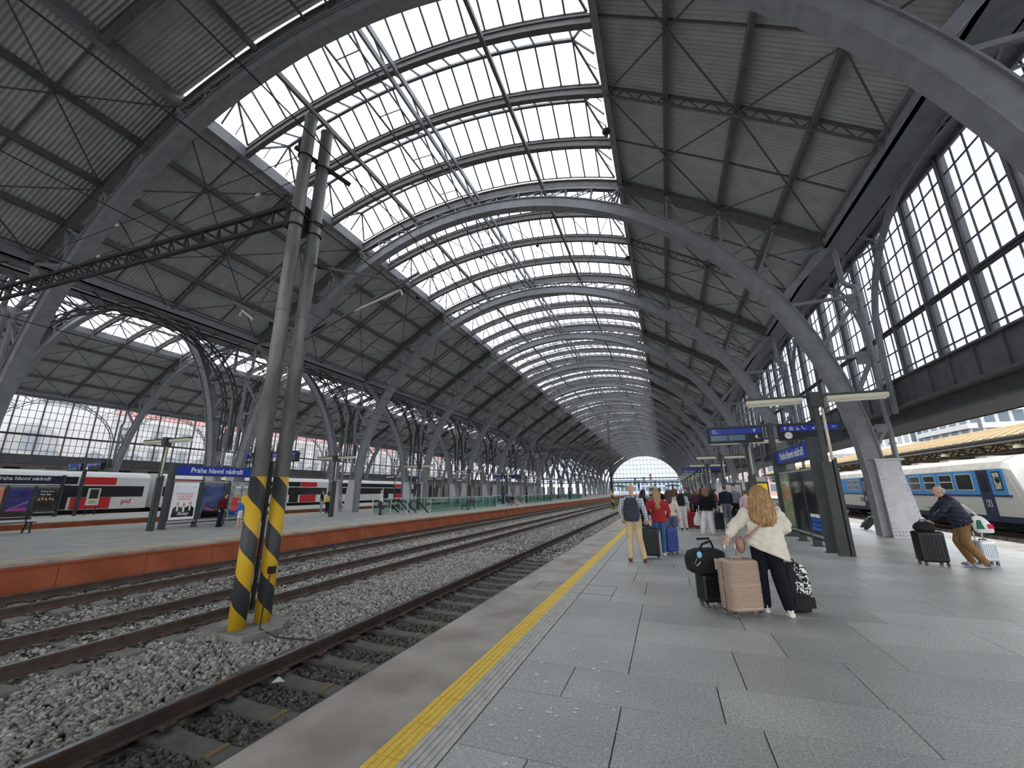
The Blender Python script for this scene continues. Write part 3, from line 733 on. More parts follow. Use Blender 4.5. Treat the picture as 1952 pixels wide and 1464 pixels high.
RAILP = [(-0.07, 0), (0.07, 0), (0.07, 0.015), (0.012, 0.035), (0.012, 0.12), (0.034, 0.13), (0.036, 0.165), (0.028, 0.172), (-0.028, 0.172), (-0.036, 0.165), (-0.034, 0.13), (-0.012, 0.12), (-0.012, 0.035), (-0.07, 0.015)]
def sleeper_mesh():
    m = MB(); prof = [(-1.3, 0.0), (-0.95, 0.0), (-0.6, -0.035), (-0.3, -0.065), (0.3, -0.065), (0.6, -0.035), (0.95, 0.0), (1.3, 0.0)]
    vs = []
    for x, z in prof: vs += [(x, -0.15, -0.2), (x, 0.15, -0.2), (x, 0.11, z), (x, -0.11, z)]
    k = len(prof); fs = [(0, 1, 2, 3), tuple(4 * (k - 1) + j for j in (3, 2, 1, 0))]
    for i in range(k - 1):
        for j in range(4): fs.append((4 * i + j, 4 * i + 4 + j, 4 * i + 4 + (j + 1) % 4, 4 * i + (j + 1) % 4))
    m.add(vs, fs)
    m.mi = 1; m.cbox((0.12, 0, -0.062), 0.07, 0.215, 0.008)
    return m.mesh('sleeper', ['sleeper', 'rust_stain'])
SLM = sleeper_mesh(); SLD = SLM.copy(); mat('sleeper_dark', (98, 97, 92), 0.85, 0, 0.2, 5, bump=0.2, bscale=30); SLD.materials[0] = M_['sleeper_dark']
mf = MB()
mf.cbox((0, 0, 0.02), 0.1, 0.14, 0.03); mf.disc((0, 0, 0.04), 0.018, 0.05, 'z', 6)
CLIP = mf.mesh('rail_clip', 'rail_side')
def track(xa, label, n_obj, ystart, sp=0.66, clips=0):
    root = thing('railway_track', label, 'track', (xa, 0, 0))
    for s in (-1, 1):
        m = MB(); m.prism([(s * 0.7535 + u, v - 0.722) for u, v in RAILP], 'y', YA - 20, YB + 120); o = m.build('rail', 'rail_side', root)
        m = MB(); m.box(s * 0.7535 - 0.03, s * 0.7535 + 0.03, YA - 20, YB + 120, -0.551, -0.5485); m.build('running_surface', 'rail_top', o)
    far = MB(); y = ystart; i = 0
    while y < YB:
        if i < n_obj:
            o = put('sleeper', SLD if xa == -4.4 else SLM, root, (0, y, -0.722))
            if i < clips:
                for s in (-1, 1):
                    for e in (-0.12, 0.12): put('rail_clip', CLIP, o, (s * 0.7535 + e, 0, 0))
        else: far.hexa([(-1.3, y - 0.13, -0.9), (1.3, y - 0.13, -0.9), (1.3, y + 0.13, -0.9), (-1.3, y + 0.13, -0.9), (-1.3, y - 0.11, -0.735), (1.3, y - 0.11, -0.735), (1.3, y + 0.11, -0.735), (-1.3, y + 0.11, -0.735)])
        y += sp; i += 1
    if far.v: tag(far.build('distant_sleepers', 'sleeper', root), kind='stuff')
    return root
track(-4.4, 'nearest railway track right beside our platform edge', 95, 2.05, 0.69, 24)
track(-9.05, 'middle railway track just beyond the striped mast', 80, 3.3, 0.66, 10)
track(-13.15, 'railway track along the red-brown facing of the middle platform', 75, 5.0)
track(-31.4, 'railway track between the middle and the second platform', 20, 9.0)
track(-47.4, 'railway track under the red and white train', 10, 9.0)
track(11.7, 'empty railway track beyond our platform on the open side', 40, 14.0)
track(16.6, 'railway track under the blue and white railcar', 20, 20.0)
# ------------------------------------------------------------------ overhead line masts and wires
def stripe_mat():
    m = mat('hazard_paint', (210, 170, 40), 0.5); nt = m.node_tree; p = nt.nodes['Principled BSDF']
    tc = nt.nodes.new('ShaderNodeTexCoord'); sp = nt.nodes.new('ShaderNodeSeparateXYZ'); nt.links.new(tc.outputs['Object'], sp.inputs[0])
    def math_(op, a, b):
        n = nt.nodes.new('ShaderNodeMath'); n.operation = op
        for i, v in enumerate((a, b)):
            if isinstance(v, (int, float)): n.inputs[i].default_value = v
            else: nt.links.new(v, n.inputs[i])
        return n.outputs[0]
    ang = math_('ARCTAN2', sp.outputs[1], sp.outputs[0])
    v = math_('ADD', sp.outputs[2], math_('MULTIPLY', ang, 0.1433 * 0.98))
    fr = math_('FRACT', math_('MULTIPLY', math_('ADD', v, 10.63), 1 / 0.9), 0)
    st = math_('GREATER_THAN', fr, 0.5)
    mx = nt.nodes.new('ShaderNodeMix'); mx.data_type = 'RGBA'; mx.inputs[6].default_value = srgb(62, 64, 68); mx.inputs[7].default_value = srgb(222, 178, 44)
    nz = nt.nodes.new('ShaderNodeTexNoise'); nz.inputs['Scale'].default_value = 7; nt.links.new(tc.outputs['Object'], nz.inputs[0])
    nt.links.new(st, mx.inputs[0]); m2 = nt.nodes.new('ShaderNodeMix'); m2.data_type = 'RGBA'; m2.blend_type = 'MULTIPLY'; m2.inputs[0].default_value = 0.5
    nt.links.new(mx.outputs[2], m2.inputs[6]); nt.links.new(nz.outputs['Color'], m2.inputs[7]); nt.links.new(mx.outputs[2], p.inputs['Base Color'])
stripe_mat()
mat('mast_steel', (150, 150, 148), 0.5, 0.1, 0, 2.0, rgb2=(112, 112, 111), stretch=(3, 3, 0.5))
mat('concrete', (150, 148, 144), 0.85, 0, 0, 5, rgb2=(118, 116, 112), bump=0.3, bscale=20)
mat('wire_black', (28, 28, 30), 0.5)
mat('insulator', (196, 190, 180), 0.4)
mat('plate_black', (30, 32, 36), 0.5)
mat('white_paint', (238, 238, 236), 0.5)
mat('paper_white', (235, 235, 230), 0.8)
mast = thing('line_mast', 'twin grey steel mast with yellow and black stripes at its foot, between the tracks', 'mast', (-7.17, 5.98, -0.72))
for i, (dx, dy, h) in enumerate(((-0.03, -0.2, 11.0), (0.04, 0.24, 10.95))):
    m = MB(); m.tube([(0, 0, 2.55), (0, 0, h)], 0.137, 24); m.disc((0, 0, h + 0.01), 0.15, 0.03, 'z', 20)
    for z in (5.2, 6.0): m.disc((0, 0, z), 0.142, 0.03, 'z', 20)
    o = m.build('mast_tube', 'mast_steel', mast, True, (dx, dy, 0))
    m = MB(); m.tube([(0, 0, 0.0), (0, 0, 2.56)], 0.139, 28); m.build('striped_foot', 'hazard_paint', mast, True, (dx, dy, 0.06))
    m = MB()
    for z in (8.05, 8.35, 9.9): m.tube([(0.155 * math.cos(a), 0.155 * math.sin(a), z) for a in [6.283 * k / 16 for k in range(17)]], 0.02, 6)
    m.build('clamp_ring', 'steel_black', mast, False, (dx, dy, 0))
m = MB(); m.prism([(-0.62, -0.42), (0.5, -0.5), (0.66, 0.1), (0.3, 0.62), (-0.5, 0.55), (-0.74, 0.1)], 'z', -0.1, 0.06); m.build('concrete_footing', 'concrete', mast)
m = MB(); m.cbox((-0.06, -0.2, 1.4), 0.05, 0.05, 2.6); m.build('cable_duct', 'steel_black', mast, False, (0.06, 0.22, 0.2))
m = MB(); m.cbox((0.2, 0.16, 0.95), 0.1, 0.1, 0.12); m.tube([(0.2, 0.14, 0.9), (0.24, 0.05, 0.45), (0.4, -0.1, 0.07), (0.9, -0.2, 0.02), (1.7, -0.15, 0.04)], 0.012, 6); m.build('earthing_cable', 'wire_black', mast)
o = MB().cbox((-0.165, -0.32, 2.98), 0.015, 0.3, 0.42, 0.9).build('number_plate', 'plate_black', mast)
for s_, z in (('7', 3.08), ('2', 2.86)): text('lettering', s_, 0.22, 'white_paint', o, (-0.158, -0.327, z), (math.pi / 2, 0, 0.9 - math.pi / 2 + 0.45))
m = MB()      # cross girder to the left
X0, X1, ZT, ZB = -0.15, -13.4, 8.62, 8.18
for yy, z in ((-0.22, ZT), (0.22, ZT), (-0.22, ZB)): m.bar((X0, yy, z), (X1, yy, z + 0.35), 0.09, 0.09)
n = 22
for i in range(n):
    xa = X0 + (X1 - X0) * i / n; xb = X0 + (X1 - X0) * (i + 1) / n; za = 0.35 * i / n; zb2 = 0.35 * (i + 1) / n
    m.bar((xa, -0.22, ZT + za), (xa, 0.22, ZT + za), 0.04, 0.04); m.bar((xa, -0.22, ZT + za), (xa, -0.22, ZB + za), 0.04, 0.04); m.bar((xa, 0.22, ZT + za), (xa, -0.22, ZB + za), 0.035, 0.035)
    m.bar((xa, -0.22, ZT + za), (xb, 0.22, ZT + zb2), 0.03, 0.03)
m.build('cross_girder', 'steel_black', mast)
MB().cbox((-0.2, 0.0, 8.4), 0.3, 0.5, 0.62).build('bracket', 'steel_black', mast); MB().bar((-0.3, -0.3, 10.2), (0.45, 0.75, 9.75), 0.07, 0.09).build('top_bracket', 'steel_black', mast); MB().cbox((-0.15, -0.25, 10.25), 0.14, 0.1, 0.3).build('pulley', 'steel_black', mast)
def cantilever(parent, s, z0, reach, y):
    m = MB()
    m.tube([(s * 0.15, y, z0 + 0.65), (s * 0.5, y, z0 + 0.5), (s * (reach - 0.2), y, z0 - 0.22)], 0.035, 8); m.tube([(s * 0.15, y, z0 - 1.15), (s * (reach + 0.2), y, z0 - 0.12)], 0.032, 8)
    m.tube([(s * 0.62, y, z0 + 0.45), (s * 1.35, y, z0 - 0.62)], 0.016, 6)
    o = m.build('cantilever_arm', 'steel_dark', parent)
    m = MB()
    for a, b, c in ((0.3, z0 + 0.58, -0.4), (0.4, z0 - 1.02, 0.4)):
        for k in range(6): m.disc((s * (a + k * 0.06), y, b + k * 0.022 * (1 if c > 0 else -1)), 0.055, 0.02, 'x', 10)
    m.build('insulator', 'wire_black', o)
    m = MB(); m.tube([(s * 1.3, y, z0 - 0.72), (s * (reach - 0.2), y, z0 - 0.42), (s * (reach - 0.15), y, z0 - 0.55)], 0.025, 6); m.build('registration_arm', 'insulator', o)
cantilever(mast, 1, 6.65, 2.75, 0.25)
cantilever(mast, -1, 6.85, 1.9, 0.1)
# second, distant mast
mast2 = thing('line_mast', 'slim distant mast with striped foot at the end of the near track', 'mast', (-6.9, 58.0, -0.72))
m = MB(); m.tube([(0, 0, 2.5), (0, 0, 12)], 0.18, 16); m.build('mast_tube', 'steel_dark', mast2, True)
m = MB(); m.tube([(0, 0, -0.05), (0, 0, 2.55)], 0.2, 16); m.build('striped_foot', 'hazard_paint', mast2, True)
m = MB(); m.box(-13.5, 0, -0.1, 0.1, 7.9, 8.0); m.box(-13.5, 0, -0.06, 0.06, 8.2, 8.26)
for i in range(14): m.bar((-13.5 + i * 0.96, 0, 7.95), (-13.0 + i * 0.96, 0, 8.23), 0.04, 0.04)
m.build('cross_girder', 'steel_black', mast2)
# wires
def wire(name, pts, r, label, group=None):
    m = MB(); m.tube(pts, r, 5); o = m.build(name, 'wire_black'); tag(o, label, 'wire', group); return o
def sag(p, q, s, n=10):
    p, q = Vector(p), Vector(q); return [p.lerp(q, i / n) - Vector((0, 0, s * 4 * (i / n) * (1 - i / n))) for i in range(n + 1)]
for x, nm in ((-4.4, 'nearest track'), (-9.05, 'middle track'), (-13.15, 'track along the middle platform')):
    wire('contact_wire', sag((x, -10, 5.35), (x, 190, 5.35), 0.0), 0.011, 'thin black contact wire stretched low above the %s' % nm, 'overhead wires')
    wire('messenger_wire', sag((x, -10, 6.9), (x, 5.9, 6.65), 0.05) + sag((x, 5.9, 6.65), (x, 58, 6.65), 0.6, 16)[1:], 0.011, 'thin black carrying wire hung high above the %s' % nm, 'overhead wires')
for x0, z0, x1, z1, w_ in ((-7.35, 9.45, -20.5, 9.2, 'upper'), (-7.35, 8.75, -21.5, 8.1, 'lower')):
    o = thing('span_wire', '%s span wire with insulators running from the striped mast towards the middle platform' % w_, 'wire', (x0, 5.9, z0))
    q = Vector((x1 - x0, 0, z1 - z0)); m = MB(); m.tube([(0, 0, 0), q], 0.012, 5); m.build('cable', 'wire_black', o)
    for t in (0.1, 0.55): 
        m = MB(); c = q * t; m.tube([c - q.normalized() * 0.09, c - q.normalized() * 0.04, c + q.normalized() * 0.04, c + q.normalized() * 0.09], [0.015, 0.04, 0.04, 0.015], 8); m.build('insulator', 'insulator', o)
# litter on the ballast
def litter(x, y, z, s, label):
    m = MB(); m.add([(0, 0, 0), (s, 0.1 * s, 0.2 * s), (1.1 * s, 0.6 * s, 0.05 * s), (0.3 * s, 0.7 * s, 0.35 * s), (0.5 * s, 0.3 * s, 0.5 * s), (0.1 * s, 0.5 * s, 0.0)], [(0, 1, 4), (1, 2, 4), (2, 3, 4), (3, 5, 4), (5, 0, 4), (0, 5, 2, 1)])
    o = m.build('crumpled_paper', 'paper_white', None, False, (x, y, z)); tag(o, label, 'litter', 'scraps of litter on the tracks')
litter(-5.0, 4.62, -0.76, 0.13, 'crumpled white paper scrap on the dark ballast beside the nearest rail')
litter(-14.25, 6.0, -0.74, 0.24, 'white crumpled scrap at the foot of the red-brown facing')
litter(-7.9, 5.0, -0.74, 0.07, 'small white scrap on the grey ballast beside the middle track')
# ------------------------------------------------------------------ platform furniture
mat('post_green', (70, 74, 74), 0.5, 0.2, 0.1, 3)
mat('sign_blue', (26, 56, 168), 0.35)
mat('sign_navy', (22, 28, 62), 0.35)
mat('screen_dark', (28, 34, 42), 0.25)
mat('screen_glow', (92, 120, 142), 0.25)
mat('tube_cream', (232, 226, 200), 0.4)
mat('poster_white', (236, 234, 238), 0.5, emit=0.28)
mat('poster_pink', (214, 60, 110), 0.5, emit=0.28)
mat('poster_black', (22, 22, 26), 0.5, emit=0.28)
mat('poster_skin', (206, 160, 134), 0.6, emit=0.28)
mat('poster_navy', (40, 52, 104), 0.4, 0, 0, 1.4, rgb2=(120, 126, 186))
mat('poster_violet', (78, 44, 170), 0.4, 0, 0, 1.2, rgb2=(40, 30, 110))
mat('poster_magenta', (160, 50, 130), 0.4, emit=0.28)
mat('poster_orange', (214, 130, 96), 0.5, emit=0.28)
mat('poster_sand', (226, 214, 180), 0.5, 0, 0, 5, rgb2=(110, 150, 170))
mat('poster_yellow', (232, 196, 40), 0.5, emit=0.28)
mat('poster_red', (190, 40, 44), 0.5, emit=0.28)
mat('poster_blue', (46, 100, 190), 0.5, emit=0.28)
mat('poster_brown', (66, 52, 38), 0.5, 0, 0, 8, rgb2=(30, 26, 22))
mat('poster_green', (150, 180, 140), 0.5, 0, 0, 3.5, rgb2=(226, 210, 160))
mat('poster_flower', (232, 92, 50), 0.5, emit=0.28)
mat('metal_light', (190, 192, 194), 0.35, 0.6)
mat('rubber_black', (20, 20, 21), 0.6)
mat('bench_wood', (58, 52, 48), 0.6)

def art_men(p, w_, h_):      # campaign poster: three men in dark suits
    z = 0.0
    for dx, zz, s in ((-0.26, 0.55, 0.9), (0.3, 0.56, 0.9), (0.02, 0.5, 1.05)):
        m = MB(); m.prism([(dx - 0.24 * s, 0.12), (dx + 0.24 * s, 0.12), (dx + 0.22 * s, zz - 0.05), (dx + 0.07 * s, zz + 0.08), (dx - 0.07 * s, zz + 0.08), (dx - 0.22 * s, zz - 0.05)], 'y', -0.006 - 0.001 * s, -0.002); m.build('suit_print', 'poster_black', p)
        m = MB(); m.prism([(dx - 0.035 * s, zz - 0.16), (dx + 0.035 * s, zz - 0.16), (dx + 0.05 * s, zz + 0.08), (dx - 0.05 * s, zz + 0.08)], 'y', -0.009, -0.003); m.build('shirt_print', 'poster_white', p)
        m = MB(); m.prism([(dx + 0.072 * s * math.cos(a), zz + 0.17 + 0.095 * s * math.sin(a)) for a in [6.283 * k / 14 for k in range(14)]], 'y', -0.010, -0.003); m.build('face_print', 'poster_skin', p)
    for k, t in enumerate(('ROZHODUJETE', 'VY, NE VŠEHO', 'PRŮZKUMY')): text('lettering', t, 0.115, 'poster_pink', p, (0, -0.006, 1.18 - 0.12 * k))
    text('lettering', 'Šťastný', 0.17, 'poster_white', p, (0.02, -0.012, 0.26), shear=0.2)
    text('lettering', '2B', 0.08, 'poster_blue', p, (-0.4, -0.006, 1.52)); text('lettering', 'koalice', 0.06, 'poster_pink', p, (0.36, -0.006, 1.52))
def art_night(p, w_, h_):
    m = MB(); m.prism([(-0.5, 0.02), (0.5, 0.02), (0.5, 0.55), (0.3, 0.62), (0.1, 0.5), (-0.2, 0.56), (-0.5, 0.48)], 'y', -0.006, -0.002); m.build('hill_print', 'sign_navy', p)
    m = MB(); m.prism([(-0.4, 0.42), (0.05, 0.34), (0.1, 0.4), (-0.3, 0.52)], 'y', -0.008, -0.003); m.build('glow_print', 'poster_magenta', p)
    m = MB(); m.bar((-0.42, -0.006, 1.28), (-0.1, -0.006, 1.12), 0.006, 0.03); m.bar((-0.42, -0.006, 1.1), (-0.16, -0.006, 1.06), 0.006, 0.02); m.build('branch_print', 'poster_black', p)
def art_team(p, w_, h_):
    m = MB(); m.prism([(-0.5, 0.05), (0.5, 0.05), (0.5, 0.5), (-0.5, 0.42)], 'y', -0.006, -0.002); m.build('field_print', 'poster_blue', p)
    m = MB(); m.prism([(0.05, 0.3), (0.45, 0.3), (0.42, 1.05), (0.1, 1.05)], 'y', -0.007, -0.002); m.build('jersey_print', 'poster_yellow', p)
    m = MB(); m.prism([(0.26 + 0.09 * math.cos(a), 1.18 + 0.12 * math.sin(a)) for a in [6.283 * k / 12 for k in range(12)]], 'y', -0.008, -0.002); m.build('face_print', 'poster_skin', p)
    m = MB(); m.prism([(-0.44, 0.3), (-0.02, 0.3), (-0.06, 0.98), (-0.4, 0.98)], 'y', -0.007, -0.002); m.build('jersey_print', 'poster_red', p)
    m = MB(); m.prism([(-0.22 + 0.09 * math.cos(a), 1.1 + 0.11 * math.sin(a)) for a in [6.283 * k / 12 for k in range(12)]], 'y', -0.008, -0.002); m.build('face_print', 'poster_skin', p)
    text('lettering', 'JSME TÝM', 0.16, 'poster_white', p, (0.05, -0.008, 1.5)); text('lettering', 'méně', 0.1, 'poster_white', p, (-0.16, -0.008, 1.34)); text('lettering', 'zranění', 0.1, 'poster_white', p, (-0.12, -0.008, 1.22))
def art_violet(p, w_, h_):
    m = MB(); m.prism([(-0.5, 0.1), (-0.5, 0.16), (-0.05, 0.45), (0.5, 0.78), (0.5, 0.6), (0.0, 0.34)], 'y', -0.006, -0.002); m.build('swoosh_print', 'poster_white', p)
    m = MB(); m.prism([(-0.5, 0.04), (0.5, 0.04), (0.5, 0.34), (-0.1, 0.26), (-0.5, 0.18)], 'y', -0.007, -0.002); m.build('band_print', 'poster_magenta', p)
    text('lettering', 'kufrů', 0.18, 'poster_blue', p, (-0.22, -0.006, 1.2))
def art_concert(p, w_, h_):
    text('lettering', 'Drone show', 0.14, 'poster_white', p, (-0.02, -0.006, 1.42)); text('lettering', 'Toto Bajo', 0.15, 'poster_white', p, (-0.08, -0.006, 1.2))
    for k, dx in enumerate((-0.38, -0.2, 0.0, 0.2, 0.36)):
        m = MB(); m.prism([(dx + 0.06 * math.cos(a), 0.85 + 0.05 * (k % 2) + 0.09 * math.sin(a)) for a in [6.283 * q / 12 for q in range(12)]], 'y', -0.007, -0.002); m.build('face_print', 'poster_skin', p)
    for k in range(4): m = MB(); m.box(-0.44, 0.4 - 0.1 * (k % 2), -0.006, -0.002, 0.2 + 0.1 * k, 0.235 + 0.1 * k); m.build('line_print', 'poster_sand', p)
def art_flower(p, w_, h_):
    for a0, r, mt in ((0.0, 0.3, 'poster_sand'), (0.3, 0.2, 'poster_orange'), (0.6, 0.12, 'poster_flower')):
        m = MB(); m.prism([(0.06 + r * (1 + 0.18 * math.sin(5 * a + a0)) * math.cos(a), 1.1 + r * 1.15 * (1 + 0.18 * math.sin(5 * a + a0)) * math.sin(a)) for a in [6.283 * k / 24 for k in range(24)]], 'y', -0.004 - 0.002 * (0.32 - r) * 10, -0.002); m.build('flower_print', mt, p)
def art_shelf(p, w_, h_):
    for r in range(4):
        for c in range(6):
            m = MB(); m.cbox((-0.4 + c * 0.16, -0.01, 0.12 + r * 0.12), 0.12, 0.014, 0.09); m.build('bottle_print', 'poster_blue' if r < 3 else 'poster_white', p)
def art_plain(p, w_, h_): pass

def board(label, loc, rz, posters, sign='sign_blue', title='Praha hlavní nádraží', extra_rail=True):
    """station name board with three poster cases between two posts, 4.2 m long along local x, front towards -y."""
    r = thing('station_board', label, 'sign board', loc, rz)
    for x in (-0.02, 4.22):
        m = MB(); m.box(x - 0.05, x + 0.05, -0.2, 0.2, 0.0, 3.02); m.box(x - 0.09, x + 0.09, -0.24, 0.24, 0.0, 0.02); m.build('post', 'post_green', r)
    for x in (1.4, 2.8):
        m = MB(); m.box(x - 0.07, x + 0.07, -0.1, 0.1, 0.0, 2.25); m.box(x - 0.13, x + 0.13, -0.16, 0.16, 0.0, 0.02); m.build('post', 'post_green', r)
    m = MB(); m.box(0.03, 4.17, -0.1, 0.1, 2.45, 2.95); o = m.build('name_sign', 'post_green', r)
    for s, ry in ((-1, 0), (1, math.pi)):
        m = MB(); m.box(0.06, 4.14, *sorted((s * 0.1, s * 0.112)), 2.5, 2.92); q = m.build('sign_face', sign, o)
        text('lettering', title, 0.34, 'white_paint', q, (2.1, s * 0.114, 2.71), (math.pi / 2, 0, 0 if s < 0 else math.pi), sx=1.0, bold=0.014)
    m = MB(); m.box(0.05, 4.15, -0.04, 0.04, 0.2, 0.25); m.build('foot_rail', 'post_green', r)
    for i, (mt, art) in enumerate(posters):
        cx = 0.7 + 1.4 * i
        m = MB(); m.box(cx - 0.63, cx + 0.63, -0.09, 0.09, 0.3, 2.22); case = m.build('poster_case', 'post_green', r)
        m = MB(); m.box(cx - 0.64, cx + 0.64, -0.11, 0.11, 2.14, 2.2); m.box(cx - 0.64, cx + 0.64, -0.11, 0.11, 0.3, 0.36); m.build('case_trim', 'metal_light', case)
        for s in (-1, 1):
            m = MB(); m.box(-0.57, 0.57, *sorted((0, s * 0.006)), 0.0, 1.72); q = m.build('poster', mt, case, False, (cx, s * 0.095, 0.4))
            if s < 0:
                art(q, 1.1, 1.7)
        m = MB(); m.box(cx - 0.6, cx + 0.6, -0.118, -0.114, 0.38, 2.14); m.build('case_glass', 'clear_glass', case)
    return r
H = math.pi / 2
board('blue Praha hlavní nádraží board with three posters on the middle platform', (-22.1, 13.2, 0), H, [('poster_white', art_men), ('poster_navy', art_night), ('poster_sand', art_team)])
board('blue Praha hlavní nádraží board with violet poster on the second platform', (-43.2, 14.15, 0), H, [('poster_orange', art_plain), ('poster_violet', art_violet), ('poster_brown', art_concert)], 'sign_navy')
board('blue Praha hlavní nádraží board with glass poster cases on our platform', (4.0, 17.85, 0), -H, [('poster_green', art_flower), ('poster_black', art_plain), ('poster_black', art_shelf)])
# small framed timetable case on the second platform
r = thing('timetable_case', 'small white framed timetable case on two legs beside the dark name board', 'notice case', (-43.0, 20.3, 0), H)
for x in (-0.3, 0.3): MB().box(x - 0.03, x + 0.03, -0.03, 0.03, 0, 1.0).build('leg', 'post_green', r)
m = MB(); m.box(-0.38, 0.38, -0.05, 0.05, 0.75, 2.05); m.build('frame', 'white_paint', r)
m = MB(); m.box(-0.28, 0.28, -0.06, -0.05, 1.25, 1.98); m.build('notice', 'poster_brown', r)
m = MB(); m.box(-0.28, 0.28, -0.06, -0.05, 0.85, 1.15); m.build('notice', 'poster_green', r)
r = thing('timetable_case', 'white framed timetable case on a black post just behind the striped mast', 'notice case', (-21.6, 18.9, 0), H)
MB().box(-0.05, 0.05, -0.05, 0.05, 0, 1.0).build('leg', 'steel_black', r)
m = MB(); m.box(-0.5, 0.5, -0.05, 0.05, 0.8, 2.1); m.build('frame', 'white_paint', r)
m = MB(); m.box(-0.4, 0.4, -0.06, -0.05, 1.3, 2.02); m.build('notice', 'screen_dark', r); m = MB(); m.box(-0.4, 0.4, -0.06, -0.05, 0.9, 1.22); m.build('notice', 'paper_white', r)

def lamp_post(loc, label, group, full=True):
    r = thing('lamp_post', label, 'lamp', loc, 0, group)
    MB().box(-0.11, 0.11, -0.07, 0.07, 0, 2.3).build('lower_post', 'post_green', r) if full else None
    MB().box(0.15, 0.23, -0.06, 0.06, 0, 2.4).build('side_post', 'post_green', r) if full else None
    m = MB(); m.box(-0.06, 0.06, -0.06, 0.06, 0 if not full else 2.2, 3.95); m.build('upper_post', 'post_green', r)
    MB().tube([(0.14, -0.05, 2.35), (0.14, -0.05, 3.7)], 0.035, 10).build('upright_tube', 'tube_cream', r, True)
    MB().box(-0.12, 0.12, -0.16, 0.16, 3.75, 4.15).build('head', 'post_green', r)
    m = MB(); m.box(-1.65, 1.65, -0.07, 0.07, 4.03, 4.1); m.build('cross_arm', 'post_green', r)
    for s in (-1, 1):
        m = MB(); m.prism([(-0.1, 4.03), (0.1, 4.03), (0.12, 3.95), (0.06, 3.9), (-0.06, 3.9), (-0.12, 3.95)], 'x', *sorted((s * 0.28, s * 1.62))); o = m.build('light_fitting', 'tube_cream', r)
        MB().tube([(s * 0.32, 0, 3.885), (s * 1.58, 0, 3.885)], 0.02, 8).build('fluorescent_tube', 'white_paint', o, True)
    return r
for i in range(9):
    lamp_post((3.98, 13.05 + 10.7 * i, 0), ('%s twin-armed platform lamp along our platform, counted from the camera' % ORD[i]), 'lamps on our platform')
for i in range(11):
    lamp_post((-21.75, 12.5 + 10.75 * i, 0), ('%s twin-armed platform lamp along the middle platform, counted from the camera' % ORD[i]), 'lamps on the middle platform')
for i in range(6):
    lamp_post((-40.5, 32.5 + 12 * i, 0), ('%s twin-armed platform lamp on the second platform, counted from the camera' % ORD[i]), 'lamps on the second platform')

